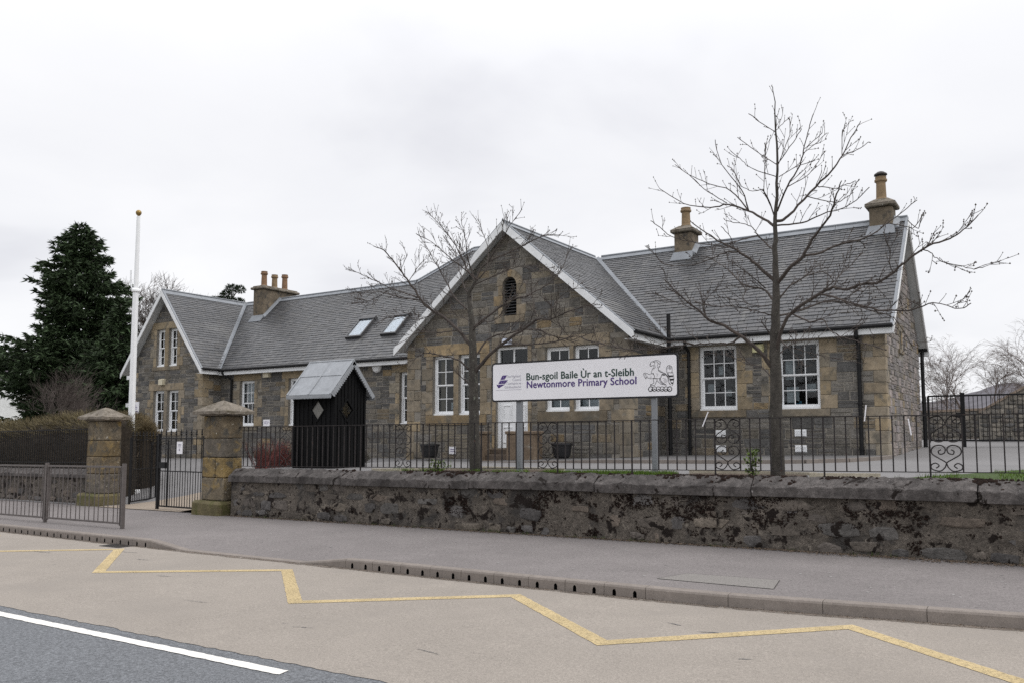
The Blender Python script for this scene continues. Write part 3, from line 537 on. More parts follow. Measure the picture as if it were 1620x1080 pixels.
def street_wall(name, label, x0, x1, yf, hgt, ctop, joints, seed, keep, parent_loc, cop_amp=.012):
    rr = random.Random(seed); t = thing(name, label, 'wall', parent_loc)
    mb = MB(); xs = rng(x0, x1, int((x1 - x0) / .055)); zs = rng(-.12, hgt + .03, 15); nx = len(xs)
    for z in zs:
        for x in xs: mb.v.append((x, yf + .028 * nz(x * 2.2, z * 3.1, seed) + .022 * nz(x * 7, z * 8, seed) + .012 * nz(x * 19, z * 22), SL * x + z))
    for j in range(len(zs) - 1):
        for i in range(nx - 1): mb.f.append((j * nx + i, j * nx + i + 1, (j + 1) * nx + i + 1, (j + 1) * nx + i)); mb.c.append(None); mb.m.append(0)
    mb.build('wall_face', MT['harl'], t, smooth=True)
    mb = MB(); A = [(x0, yf + .03), (x1, yf + .03), (x1, yf + .36), (x0, yf + .36)]
    mb.hexa([(a, b, SL * a - .3) for a, b in A] + [(a, b, SL * a + hgt) for a, b in A]); mb.build('wall_core', MT['harl'], t)
    z = .0; stones = []
    while z < hgt - .05:
        h_ = rr.uniform(.13, .25); x = x0 + rr.uniform(.0, .3)
        while x < x1 - .1:
            L = rr.uniform(.18, .68)
            if x + L > x1: break
            if rr.random() < keep * (1.35 if z < .12 else 1): stones.append((x + L / 2, z + h_ / 2 + rr.uniform(-.04, .04), L * .95, h_ * rr.uniform(.7, 1.05)))
            x += L + rr.uniform(.0, .1)
        z += h_
    pal = [(.115, .10, .088), (.13, .112, .095), (.10, .094, .088), (.14, .115, .094), (.115, .108, .104), (.15, .128, .104), (.092, .086, .083)]
    stones.sort(key=lambda s: -(s[2] * s[3]) / (s[0] ** 2 + 150)); rest = MB(); k = 0
    for (x, z, L, h_) in stones:
        c = Vector(rr.choice(pal)) * rr.uniform(.75, 1.15)
        b = blob_stone(x, SL * x + z, L, h_, yf, rr, tuple(c), rr.uniform(-.004, .022) + (.012 if z < .15 else 0))
        if k < 290: b.build('stone', MT['wallstone'], t, origin=(x, yf, SL * x + z)); k += 1
        else: rest.mesh(b.v, b.f, tuple(c))
    if rest.v: rest.build('stonework', MT['wallstone'], t, 'stuff')
    sec = [(-.05, hgt - .005), (-.085, hgt + .004), (-.09, ctop - .155), (-.082, ctop - .14), (.03, ctop - .065), (.12, ctop - .005), (.2, ctop), (.28, ctop - .02), (.37, ctop - .10), (.40, ctop - .13), (.40, hgt)]
    J = [j for j in joints if x0 - .1 <= j <= x1 + .1]
    for a, b in zip(J[:-1], J[1:]):
        mb = MB(); m = max(3, int((b - a) / .07)); xs = rng(a + .008, b - .008, m); n = len(sec); dz = rr.uniform(-.012, .012)
        for x in xs:
            ed = min(x - a, b - x); chip = -.03 * max(0, 1 - ed / .06) * (rr.random() if ed < .1 else 1)
            for (dy, zz_) in sec:
                q = cop_amp * (nz(x * 6, dy * 20, zz_ * 9) * 1.0 + nz(x * 17, dy * 40, zz_ * 20) * .8)
                top = zz_ > hgt + .05
                mb.v.append((x, yf + dy - q * .8 - (chip if dy < 0 else 0), SL * x + zz_ + (q + dz + chip if top else dz)))
        for i in range(m):
            for k in range(n - 1): mb.f.append((i * n + k, (i + 1) * n + k, (i + 1) * n + k + 1, i * n + k + 1)); mb.c.append(None); mb.m.append(0)
        mb.f.append(tuple(range(n))); mb.f.append(tuple(m * n + k for k in range(n))[::-1]); mb.c += [None, None]; mb.m += [0, 0]
        mb.build('coping_stone', MT['coping'], t, origin=(a, yf, SL * a + hgt))
    return t
bw = street_wall('boundary_wall', 'long low mossy rubble wall with rough coping along the pavement right of the gate', -15.58, 9, 12.33, .76, 1.05,
                 [-15.6, -12.1, -8.9, -6.35, -3.75, -.82, 2.2, 5.5, 9.05], 11, .62, (-15.5, 12.5, -.17), .026)
rr = random.Random(4)
def moss_lump(mb, x, y, z, s, rr):
    n = 6; top = (x, y, z + s * rr.uniform(.35, .7)); ring = []; base = []
    for k in range(n):
        a = 2 * math.pi * k / n; q = s * rr.uniform(.6, 1.2); ring.append((x + math.cos(a) * q * .7, y + math.sin(a) * q * .6, z + s * rr.uniform(.15, .4))); base.append((x + math.cos(a) * q, y + math.sin(a) * q * .8, z - .02))
    mb.mesh(base + ring + [top], [(k, (k + 1) % n, n + (k + 1) % n, n + k) for k in range(n)] + [(n + k, n + (k + 1) % n, 2 * n) for k in range(n)])
mb = MB()
for i in range(1700):
    x = rr.uniform(-12.5, 1.5)
    if nz(x * 1.4, 3.3) + rr.uniform(-.3, .3) < .05 and not (-5.4 < x < -3.0 and rr.random() < .75): continue
    u = abs(rr.gauss(0, .07)); y = 12.33 + .17 - u * rr.choice((-.6, 1, 1)); yy = y - 12.33
    zt = 1.05 - max(0, (.14 - yy)) * .72
    if yy < -.06: continue
    moss_lump(mb, x, y, SL * x + zt, rr.uniform(.012, .045), rr)
for i in range(30000):                                # moss cushions clinging to the wall face
    x = rr.uniform(-14, 3); z = rr.uniform(.04, .77); dens = .55 * noise.fractal(Vector((x * 1.1 + z * .7, z * 2.1 - x * .5, 9)), .7, 2.1, 5) + .30 * nz(x * 5.1 + z * 3.3, z * 5.7 - x * 2.2, 2) + .18 * nz(x * 13 - z * 7, z * 15 + x * 6, 4) + (.12 if -9.5 < x < -1.5 else -.10) + (.12 if z > .66 else 0)
    if dens < .29 + rr.uniform(-.03, .03): continue
    s = rr.uniform(.007, .020); y = 12.33 + .01; n = 6; ring = []; base = []
    for k in range(n):
        a = 2 * math.pi * k / n; q = s * rr.uniform(.6, 1.3); ring.append((x + math.cos(a) * q * .7, y - .012 - s * rr.uniform(.3, .6), SL * x + z + math.sin(a) * q * .7)); base.append((x + math.cos(a) * q, y + .03, SL * x + z + math.sin(a) * q))
    mb.mesh(base + ring + [(x, y - .02 - s * rr.uniform(.5, .9), SL * x + z)], [(k, (k + 1) % n, n + (k + 1) % n, n + k) for k in range(n)] + [(n + k, n + (k + 1) % n, 2 * n) for k in range(n)])
mb.build('moss', MT['moss'], bw, 'stuff', smooth=True)
for i, (x, z, tx, lb) in enumerate(((-4.62, 1.86, .10, 'white plastic tie leaning on the railing left of the tall bare tree'), (-2.22, 1.92, .03, 'white plastic tie upright on the railing top near the corner downpipe'), (-1.62, 1.72, -.03, 'white plastic tie on the railing in front of the school end wall'))):
    tm = MB(); tm.tube([(x, 12.66, z - .1), (x + tx, 12.65, z + .13)], .009, 5); tag(tm.build('plastic_tie', MT['signwhite'], None, origin=(x, 12.66, z)), lb, 'tie', 'white ties on the railing')
lw = street_wall('boundary_wall', 'low rubble wall with thin coping below the hedge left of the gate', -46, -22.0, 12.9, .72, .96,
                 [-46.0, -42, -38, -34.2, -31.8, -29.3, -26.9, -24.6, -22.0], 21, .62, (-22.5, 13.1, -.25), .012)

rr = random.Random(91); mb = MB()                   # little weeds and grass in the angle of wall and footway
for k in range(46):
    x0_, y0_ = rr.uniform(-15.3, 1.5), 12.30 - abs(rr.gauss(0, .03))
    for i in range(rr.randint(5, 16)):
        x, y = x0_ + rr.gauss(0, .035), y0_ - abs(rr.gauss(0, .02)); h = rr.uniform(.02, .075); z = SL * x; lx, ly = rr.gauss(0, .025), -abs(rr.gauss(0, .02)); w_ = .004
        mb.mesh([(x - w_, y, z), (x + w_, y, z), (x + lx, y + ly, z + h)], [(0, 1, 2)], tuple(Vector((.06, .085, .02)) * rr.uniform(.5, 1.4)))
mb.build('wall_foot_weeds', MT['grass'], None, 'stuff')
# ================================================================ gate piers
def pier(label, x0, y0, seed):
    rr = random.Random(seed); w_ = .77; dp = .52; x1, y1 = x0 + w_, y0 + dp; zb = SL * (x0 + .4)
    t = thing('gate_pier', label, 'gate pier', ((x0 + x1) / 2, (y0 + y1) / 2, zb), 'stone piers at the school gate')
    def lump(mb, amp):
        for i, v in enumerate(mb.v): mb.v[i] = (v[0] + amp * nz(v[0] * 3, v[1] * 3, v[2] * 3 + seed), v[1] + amp * nz(v[0] * 3 + 9, v[1] * 3, v[2] * 3), v[2] + amp * .5 * nz(v[0] * 3, v[1] * 3 + 5, v[2] * 3))
    mb = MB(); mb.bbox(x0 - .17, y0 - .17, zb - .2, x1 + .10, y1 + .12, zb + .32, .06); lump(mb, .03); mb.build('plinth', MT['plinth'], t)
    zs = [zb + .32, zb + .84, zb + 1.30, zb + 1.73, zb + 2.26]
    pal = [(.195, .145, .08), (.165, .135, .095), (.225, .16, .07), (.15, .13, .105), (.185, .145, .095)]
    for i in range(4):
        s = rr.uniform(.3, .7) if i in (1, 3) else None; segs = [(x0, x1)] if s is None else [(x0, x0 + w_ * s), (x0 + w_ * s, x1)]
        for a, b in segs:
            mb = MB(); d = rr.uniform(-.008, .008); c = tuple(Vector(pal[(i + seed) % 5]) * rr.uniform(.8, 1.1)); gp = .004
            mb.bbox(a + (gp if a > x0 else d), y0 + d, zs[i] + gp, b - (gp if b < x1 else -d), y1 - d, zs[i + 1] - gp, .022, c); lump(mb, .016); mb.build('block', MT['pier'], t, origin=((a + b) / 2, (y0 + y1) / 2, zs[i]))
    mb = MB(); o = .175; X0, X1, Y0, Y1 = x0 - o, x1 + o, y0 - o, y1 + o; z = zb + 2.26; cx, cy = (x0 + x1) / 2, (y0 + y1) / 2
    lv = [(.72, 0), (.80, .03), (1.0, .035), (1.0, .105), (.55, .235), (.16, .335), (.0, .365)]; vs = []; m = 6
    for f, dz in lv:
        for k in range(4 * m):
            e, s = divmod(k, m); s /= m; q = [(-1 + 2 * s, -1), (1, -1 + 2 * s), (1 - 2 * s, 1), (-1, 1 - 2 * s)][e]
            x, y = cx + q[0] * (X1 - X0) / 2 * f, cy + q[1] * (Y1 - Y0) / 2 * f
            a = .022 if dz > .03 else .008; vs.append((x + a * nz(x * 5, y * 5, dz * 9), y + a * nz(x * 5 + 3, y * 5, dz * 9), z + dz + a * nz(x * 6, y * 6 + 8, dz * 3)))
    n = 4 * m; fs = [(i * n + k, i * n + (k + 1) % n, (i + 1) * n + (k + 1) % n, (i + 1) * n + k) for i in range(len(lv) - 1) for k in range(n)]
    fs.append(tuple(range(n))[::-1]); mb.mesh(vs, fs); mb.build('capstone', MT['capstone'], t)
    return t
pr = pier('lichened stone gate pier with pyramid cap joined to the long mossy wall', -16.54, 12.27, 1)
pl = pier('stone gate pier with pyramid cap in front of the clipped hedge', -21.97, 12.62, 3)
rr = random.Random(14); mb = MB()
for i in range(260):
    a = rr.uniform(0, 6.3); q = abs(rr.gauss(0, .16)); x, y = -21.585 + math.cos(a) * q * 1.3, 12.91 + math.sin(a) * q
    moss_lump(mb, x, y, SL * -21.6 + 2.26 + .355 - .50 * max(abs(x + 21.585), abs(y - 12.91) * 1.2), rr.uniform(.012, .035), rr)
mb.build('moss', mat('rusty_moss', (.10, .045, .015), rough=1, var=((20., .5),), bump=((60., 1.),)), pl, 'stuff', smooth=True)

# ================================================================ railings and gates
def share(name, me, parent, loc, rot=0):
    o = link(name, me, parent, None, loc); o.rotation_euler.z = rot; return o
def mesh_of(mb, m, smooth=False):
    o = mb.build('tmp', m, smooth=smooth); me = o.data; bpy.data.objects.remove(o); WL.pop(o, None) if o in WL else None; return me
def catmull(P, n=5):
    out = []
    for i in range(len(P) - 1):
        p0, p1, p2, p3 = P[max(i - 1, 0)], P[i], P[i + 1], P[min(i + 2, len(P) - 1)]
        for k in range(n):
            t = k / n; out.append(tuple(.5 * (2 * b + (c - a) * t + (2 * a - 5 * b + 4 * c - d) * t * t + (3 * b - a - 3 * c + d) * t ** 3) for a, b, c, d in zip(p0, p1, p2, p3)))
    out.append(P[-1]); return out
SC = [(-.133, .053), (-.094, .092), (-.138, .13), (-.192, .098), (-.181, .037), (-.084, .010), (-.025, .062), (-.006, .11), (.014, .15), (.1, .209), (.172, .267), (.182, .335), (.14, .39), (.062, .40), (.012, .355), (.025, .285), (.082, .267), (.096, .312), (.062, .335)]
SC = catmull(SC, 4)
def rzt(x): return 1.82 + (x + 15.76) * .00517        # railing top and bottom follow the wall
def rzb(x): return .925 + (x + 15.57) * .0135
ra = thing('railing', 'dark iron railing with scroll panels standing on the mossy wall', 'railing', (-15.7, 12.68, .9))
yr = 12.68
def strip(mb, zf, x0, x1, y, hw, hh):
    xs = rng(x0, x1, 12)
    for a, b in zip(xs[:-1], xs[1:]):
        A = [(a, y - hw), (b, y - hw), (b, y + hw), (a, y + hw)]; mb.hexa([(p, q, zf(p) - hh) for p, q in A] + [(p, q, zf(p) + hh) for p, q in A])
mb = MB(); strip(mb, rzt, -15.8, 6, yr, .022, .007); mb.build('top_rail', MT['rail'], ra)
mb = MB(); strip(mb, rzb, -15.8, 6, yr, .015, .006); mb.build('bottom_rail', MT['rail'], ra)
pan = [-14.2, -10.82, -7.48, -4.23, -1.2, 2.1]
x = -15.72; k = 0
bars = []
seg = [-15.76] + [v for p in pan for v in (p - .2, p + .2)] + [6.0]
for i in range(0, len(seg), 2):
    a, b = seg[i], seg[i + 1]; n = max(1, round((b - a) / .158))
    for j in range(n + 1):
        if i > 0 or j > 0: bars.append(a + (b - a) * j / n)
for i, x in enumerate(bars):
    mb = MB(); post = i % 9 == 4; h = .011 if post else .0085
    mb.box(x - h, yr - h, rzb(x) - (.16 if post else .0), x + h, yr + h, rzt(x) - .004); mb.build('bar', MT['rail'], ra, origin=(x, yr, rzb(x)))
for p in pan:
    H = rzt(p) - rzb(p); f = H / .87
    for sx_ in (1, -1):
        for up in (0, 1):
            mb = MB(); mb.tube([(p + sx_ * q[0] * .98, yr + .004 * sx_, (rzb(p) + q[1] * f + .006) if not up else (rzt(p) - q[1] * f - .006)) for q in SC], .0085, 4); mb.build('scroll', MT['rail'], ra, origin=(p, yr, rzb(p)))
# short railing above the left wall
rl = thing('railing', 'plain dark railing on the low wall in front of the hedge', 'railing', (-22.4, 13.1, .7))
mb = MB(); strip(mb, lambda x: 1.80 + SL * (x + 24), -40, -22.0, 13.1, .02, .012); mb.build('top_rail', MT['black'], rl)
mb = MB(); strip(mb, lambda x: .86 + SL * (x + 24), -40, -22.0, 13.1, .018, .01); mb.build('bottom_rail', MT['black'], rl)
mb = MB(); mb.box(-.008, -.008, 0, .008, .008, 1.12); bme = mesh_of(mb, MT['black'])
x = -22.1
while x > -39.9: share('bar', bme, rl, (x, 13.1, .68 + SL * (x + 24))); x -= .125
# gate leaves
def gate_leaf(label, hx, hy, ex, ey, z0):
    L = math.hypot(ex - hx, ey - hy); ang = math.atan2(ey - hy, ex - hx); d = Vector((math.cos(ang), math.sin(ang), 0)); o = Vector((hx, hy, z0))
    t = thing('iron_gate', label, 'gate', (hx, hy, z0), 'black iron gate leaves between the stone piers')
    nrm = Vector((-d.y, d.x, 0))
    def bar(name, u0, u1, za, zb, th): 
        mb = MB(); mb.obox(o + d * u0 - nrm * th / 2 + Vector((0, 0, za)), d, nrm, (0, 0, 1), u1 - u0, th, zb - za); return mb.build(name, MT['black'], t)
    bar('hinge_stile', 0, .045, -.02, 1.78, .045); bar('meeting_stile', L - .06, L, -.06, 1.84, .06); bar('inner_stile', L - .42, L - .38, .05, 1.66, .03)
    bar('top_rail', .045, L - .06, 1.70, 1.725, .03); bar('middle_rail', .045, L - .06, .90, .925, .03); bar('bottom_rail', .045, L - .06, .03, .065, .035)
    n = int((L - .12) / .17)
    for i in range(n):
        u = .11 + (L - .22) * i / (n - 1); th = .014
        mb = MB(); p = o + d * u
        mb.obox(p - d * th / 2 - nrm * th / 2 + Vector((0, 0, .05)), d, nrm, (0, 0, 1), th, th, 1.75)
        mb.lathe(p + Vector((0, 0, 1.80)), [(.008, 0), (.026, .02), (.028, .03), (.012, .05), (.02, .075), (.001, .16)], 6); mb.build('bar', MT['black'], t)
        if i < n - 1:
            u2 = u + (L - .22) / (n - 1) / 2; mb = MB(); p = o + d * u2; mb.obox(p - d * .006 - nrm * .006 + Vector((0, 0, .05)), d, nrm, (0, 0, 1), .012, .012, .86); mb.build('short_bar', MT['black'], t)
    mb = MB(); q = o + d * (L - .22); mb.tube([q + d * (.16 * math.cos(a)) + Vector((0, 0, 1.48 + .17 * math.sin(a))) for a in rng(0, math.pi, 10)], .009, 5); mb.build('latch_arch', MT['black'], t)
    return t, o, d, nrm, L
gr, o, d, nn, L = gate_leaf('closed right leaf of the black iron gate with a white notice', -16.99, 12.66, -18.76, 12.62, -.16)
mb = MB(); mb.obox(o + d * (L - .33) + nn * .04 + Vector((0, 0, .98)), d, -nn, (0, 0, 1), .24, .08, .15); mb.build('lock_box', MT['black'], gr)
mb = MB(); mb.obox(o + d * (L - .98) + nn * .035 + Vector((0, 0, 1.34)), d, -nn, (0, 0, 1), .21, .012, .30)
nb = tag(mb.build('gate_notice', MT['signwhite'], None, origin=o + d * (L - .9)), 'small white notice hung on the closed iron gate leaf', 'notice')
mb = MB(); q = o + d * (L - .98) + nn * .037 + Vector((0, 0, 1.34))
for (u, z, w_, h_) in ((.05, .21, .11, .03), (.08, .08, .05, .05), (.04, .17, .12, .012)): mb.obox(q + d * u + Vector((0, 0, z)), d, nn, (0, 0, 1), w_, .002, h_)
mb.build('notice_print', MT['greyink'], nb)
gate_leaf('left leaf of the black iron gate swung open against the hedge', -20.85, 13.2, -21.72, 14.6, -.2)

# ================================================================ pedestrian guard rail
gp = thing('guard_rail', 'grey steel pedestrian guard rail at the kerb in front of the left wall', 'guard rail', (-15.0, 9.4, -.16))
posts = [-15.03, -17.82, -20.62, -23.42, -26.22]; yg = 9.4
mb = MB(); mb.box(-.03, -.03, -.02, .03, .03, 1.245); pme = mesh_of(mb, MT['galv'])
mb = MB(); mb.box(-.012, -.022, .06, .012, .022, 1.19); eme = mesh_of(mb, MT['galv'])
mb = MB(); mb.box(-.0065, -.0065, .12, .0065, .0065, 1.18); vme = mesh_of(mb, MT['galv'])
for x in posts:
    share('post', pme, gp, (x, yg, SL * x))
for a, b in zip(posts[1:], posts[:-1]):
    a2, b2 = a + .075, b - .075
    for x in (a2, b2): share('end_frame', eme, gp, (x, yg, SL * x))
    for nm, za, zb in (('top_rail', 1.165, 1.20), ('bottom_rail', .085, .12)):
        mb = MB(); A = [(a2, yg - .022), (b2, yg - .022), (b2, yg + .022), (a2, yg + .022)]; mb.hexa([(p, q, SL * p + za) for p, q in A] + [(p, q, SL * p + zb) for p, q in A]); mb.build(nm, MT['galv'], gp)
    n = 8
    for i in range(n):
        u = a2 + (b2 - a2) * (i + .5) / n
        for dx, dy in ((-.05, -.015), (.04, .015)): share('bar', vme, gp, (u + dx, yg + dy, SL * u))
# ================================================================ the school
SB = thing('school_building', 'long grey stone school with slate roofs, white bargeboards and three chimneys', 'school', (-18, 24, .8))
class Face:
    def __init__(s, x, y, U, Nn, region): s.o = Vector((x, y, 0)); s.U = Vector(U); s.N = Vector(Nn); s.region = region
    def P(s, u, z, d): return s.o + s.U * u + s.N * d + Vector((0, 0, z))
    def box(s, mb, u0, u1, z0, z1, d0, d1, col=None, mi=0):
        q = [(u0, d1), (u1, d1), (u1, d0), (u0, d0)]
        mb.hexa([s.P(u, z0, d) for u, d in q] + [s.P(u, z1, d) for u, d in q], col, mi)
ZB = .55
def gable(L, ze, apex_u, za): return [(0, ZB), (L, ZB), (L, ze), (apex_u, za), (0, ze)]
FA = Face(-34.1, 21.5, (1, 0, 0), (0, -1, 0), [(0, ZB), (5, ZB), (5, 4.55), (2.5, 7.62), (0, 4.55)])
FB = Face(-29.1, 21.5, (0, 1, 0), (1, 0, 0), [(0, ZB), (.9, ZB), (.9, 4.5), (0, 4.5)])
FC = Face(-29.1, 22.4, (1, 0, 0), (0, -1, 0), [(0, ZB), (12.2, ZB), (12.2, 4.4), (0, 4.4)])
FD = Face(-16.9, 20.0, (1, 0, 0), (0, -1, 0), [(0, ZB), (7.6, ZB), (7.6, 4.42), (3.8, 7.62), (0, 4.42)])
FE = Face(-9.3, 20.0, (0, 1, 0), (1, 0, 0), [(0, ZB), (2.4, ZB), (2.4, 4.35), (0, 4.35)])
FF = Face(-9.3, 22.4, (1, 0, 0), (0, -1, 0), [(0, ZB), (5.9, ZB), (5.9, 4.4), (0, 4.4)])
FG = Face(-3.4, 22.4, (0, 1, 0), (1, 0, 0), [(0, ZB), (6.4, ZB), (6.4, 4.45), (3.2, 7.62), (0, 4.45)])
def W(F, x0, x1): return (x0 - F.o.x, x1 - F.o.x)
OPEN = {FA: [(*W(FA, -32.32, -31.73), 4.59, 6.18), (*W(FA, -31.46, -30.87), 4.59, 6.18), (*W(FA, -32.43, -31.67), 1.81, 3.56), (*W(FA, -31.45, -30.69), 1.81, 3.56)],
        FB: [], FC: [(*W(FC, -27.9, -27.0), 2.03, 3.88), (*W(FC, -25.0, -24.1), 2.03, 3.88), (*W(FC, -19.3, -18.4), 2.03, 3.88)],
        FD: [(*W(FD, -15.9, -15.1), 2.25, 4.06), (*W(FD, -14.91, -14.12), 2.25, 4.06), (*W(FD, -13.55, -12.45), 1.27, 4.2), (*W(FD, -11.87, -11.09), 2.3, 4.1), (*W(FD, -10.96, -10.18), 2.3, 4.1), (*W(FD, -13.31, -12.83), 5.1, 6.24)],
        FE: [], FF: [(*W(FF, -8.25, -7.17), 2.33, 4.12), (*W(FF, -6.06, -4.98), 2.33, 4.12)], FG: [(2.5, 2.85, 4.0, 4.5)]}
def sub_iv(a, b, blocks):
    iv = [(a, b)]
    for p, q in blocks:
        n = []
        for s, e in iv:
            if q <= s or p >= e: n.append((s, e)); continue
            if p > s: n.append((s, p))
            if q < e: n.append((q, e))
        iv = n
    return iv
def wall_body(F):
    mb = MB(); u0 = min(p[0] for p in F.region) + (.352 if F.N.x > .5 else 0); u1 = max(p[0] for p in F.region); z1 = max(p[1] for p in F.region)
    zs = sorted({ZB, z1, *[o[2] for o in OPEN[F]], *[o[3] for o in OPEN[F]]})
    for a, b in zip(zs[:-1], zs[1:]):
        for s, e in sub_iv(u0, u1, [(o[0], o[1]) for o in OPEN[F] if o[2] < b - 1e-6 and o[3] > a + 1e-6]):
            pg = clip_to([(s, a), (e, a), (e, b), (s, b)], F.region)
            if len(pg) < 3: continue
            n = len(pg); mb.mesh([F.P(u, z, 0) for u, z in pg] + [F.P(u, z, -.35) for u, z in pg], [tuple(range(n)), tuple(range(2 * n - 1, n - 1, -1))] + [(k, n + k, n + (k + 1) % n, (k + 1) % n) for k in range(n)])
    return mb.build('wall', MT['mortar'], SB)
for F in OPEN: wall_body(F)
mb = MB()
mb.box(-34.1, 28.45, ZB, -3.75, 28.8, 4.3); mb.box(-34.1, 21.85, ZB, -33.75, 28.45, 4.5); mb.box(-16.9, 20.35, ZB, -16.55, 22.4, 4.3)
mb.build('rear_wall', MT['mortar'], SB)
# ---- dressed stone: jambs, lintels, sills, quoins, each its own block
rr = random.Random(77)
TAN = [(.30, .237, .153), (.28, .227, .16), (.33, .265, .175), (.262, .222, .168), (.292, .235, .16), (.25, .218, .168)]
TAN_D = [(.24, .197, .14), (.22, .187, .142), (.26, .21, .145), (.21, .183, .145), (.248, .203, .145), (.28, .21, .125)]
EXC = {F: [] for F in OPEN}
def dblock(F, u0, u1, z0, z1, proud, name, pal, bv=.012):
    mb = MB(); g = .004; b = bv
    q0 = [(u0 + g, z0 + g), (u1 - g, z0 + g), (u1 - g, z1 - g), (u0 + g, z1 - g)]; q1 = [(u0 + g + b, z0 + g + b), (u1 - g - b, z0 + g + b), (u1 - g - b, z1 - g - b), (u0 + g + b, z1 - g - b)]
    V = [F.P(u, z, -.12) for u, z in q0] + [F.P(u, z, proud - b * .7) for u, z in q0] + [F.P(u, z, proud) for u, z in q1]
    mb.mesh(V, [(0, 1, 5, 4), (1, 2, 6, 5), (2, 3, 7, 6), (3, 0, 4, 7), (4, 5, 9, 8), (5, 6, 10, 9), (6, 7, 11, 10), (7, 4, 8, 11), (8, 9, 10, 11)], tuple(Vector(rr.choice(pal)) * rr.uniform(.82, 1.15)))
    mb.build(name, MT['sand'], SB, origin=F.P((u0 + u1) / 2, (z0 + z1) / 2, 0)); EXC[F].append((u0, u1, z0, z1))
def surround(F, grp, pal, lint=.30, sill=.20, wide=(.17, .40), over=.0):
    u0, u1 = grp[0][0], grp[-1][1]; z0, z1 = grp[0][2], grp[0][3]
    dblock(F, u0 - max(.14, wide[1] - .08), u1 + max(.14, wide[1] - .08), z1, z1 + lint, .022 + (.006 if wide[1] < .2 else 0), 'lintel', pal); dblock(F, u0 - min(.24, wide[1] + .02), u1 + min(.24, wide[1] + .02), z0 - sill, z0, .05, 'sill_stone', [tuple(Vector(c) * .8) for c in pal])
    n = max(3, round((z1 - z0) / .36)); h = (z1 - z0) / n
    for i in range(n):
        for sd in (0, 1):
            w_ = wide[(i + sd) % 2] * rr.uniform(.92, 1.05)
            if sd == 0: dblock(F, u0 - w_, u0, z0 + i * h, z0 + (i + 1) * h, .02 + (.005 if wide[1] < .2 else 0), 'jamb_stone', pal)
            else: dblock(F, u1, u1 + w_, z0 + i * h, z0 + (i + 1) * h, .02 + (.005 if wide[1] < .2 else 0), 'jamb_stone', pal)
    for a, b in zip(grp[:-1], grp[1:]): dblock(F, a[1], b[0], z0, z1, .02, 'mullion', pal)
O = OPEN
surround(FA, O[FA][0:2], TAN, .30, .17, (.2, .42)); surround(FA, O[FA][2:4], TAN, .30, .17, (.2, .42))
for o in O[FC]: surround(FC, [o], TAN, .30, .18, (.2, .46))
surround(FD, O[FD][0:2], TAN_D, .34, .3, (.26, .42)); surround(FD, O[FD][3:5], TAN_D, .30, .3, (.26, .42)); surround(FD, [O[FD][2]], TAN_D, .28, .02, (.13, .135))
for o in O[FF]: surround(FF, [o], TAN, .2, .2, (.26, .44))
surround(FG, O[FG], TAN_D, .2, .12, (.12, .2))
# arched louvre: jamb blocks and voussoirs
u0, u1, z0, z1 = O[FD][5]; uc = (u0 + u1) / 2; r0 = (u1 - u0) / 2; zsp = z1 - r0
for i in range(3):
    for sd in (0, 1):
        w_ = (.16, .32)[(i + sd) % 2]; h = (zsp - z0) / 3
        dblock(FD, *((u0 - w_, u0) if sd == 0 else (u1, u1 + w_)), z0 + i * h, z0 + (i + 1) * h, .02, 'jamb_stone', TAN_D)
dblock(FD, u0 - .28, u1 + .28, z0 - .22, z0, .03, 'sill_stone', TAN_D)
for k in range(7):
    a0, a1 = math.pi * k / 7 + .012, math.pi * (k + 1) / 7 - .012; mb = MB(); pts = []
    for rad, aa in ((r0, rng(a0, a1, 3)), (r0 + .21, rng(a1, a0, 3))): pts += [(uc + rad * math.cos(a), zsp + rad * math.sin(a)) for a in aa]
    n = len(pts); mb.mesh([FD.P(u, z, .024) for u, z in pts] + [FD.P(u, z, -.2) for u, z in pts], [tuple(range(n))] + [(k2, n + k2, n + (k2 + 1) % n, (k2 + 1) % n) for k2 in range(n)], tuple(Vector(rr.choice(TAN_D)) * rr.uniform(.9, 1.15)))
    mb.build('arch_stone', MT['sand'], SB, origin=FD.P(uc, zsp, 0))
EXC[FD].append((u0 - .2, u1 + .2, zsp, z1 + .2))
mb = MB(); pts = [(u0, z1)] + [(uc - r0 * math.cos(a), zsp + r0 * math.sin(a)) for a in rng(0, math.pi, 12)] + [(u1, z1)]
mb2 = [FD.P(u, z, .004) for u, z in pts]
for half in (0, 1):
    seg = pts[1:8] if half == 0 else pts[7:14]; c = (u0, z1) if half == 0 else (u1, z1)
    for a, b in zip(seg[:-1], seg[1:]): mb.poly([FD.P(*c, .004), FD.P(*a, .004), FD.P(*b, .004)]); mb.poly([FD.P(*a, .004), FD.P(*a, -.3), FD.P(*b, -.3), FD.P(*b, .004)])
mb.build('arch_soffit', MT['mortar'], SB)
lv = MB(); lv.box(uc - r0 - .0 + FD.o.x, 20.30, z0, uc + r0 + FD.o.x, 20.32, z1); lvo = lv.build('louvre', MT['hole'], SB)
k = 0
zz_ = z0 + .04
while zz_ < z1 - .03:
    hw = r0 - .01 if zz_ < zsp else math.sqrt(max(.0001, r0 * r0 - (zz_ - zsp) ** 2)) - .015
    if hw > .04:
        mb = MB(); q = [FD.P(uc - hw, zz_, -.07), FD.P(uc + hw, zz_, -.07), FD.P(uc + hw, zz_ + .06, -.2), FD.P(uc - hw, zz_ + .06, -.2)]
        mb.hexa(q + [p + Vector((0, 0, .014)) for p in q]); mb.build('louvre_slat', mat('louvre_slate', (.05, .05, .052)) if k == 0 else bpy.data.materials['louvre_slate'], lvo); k += 1
    zz_ += .088
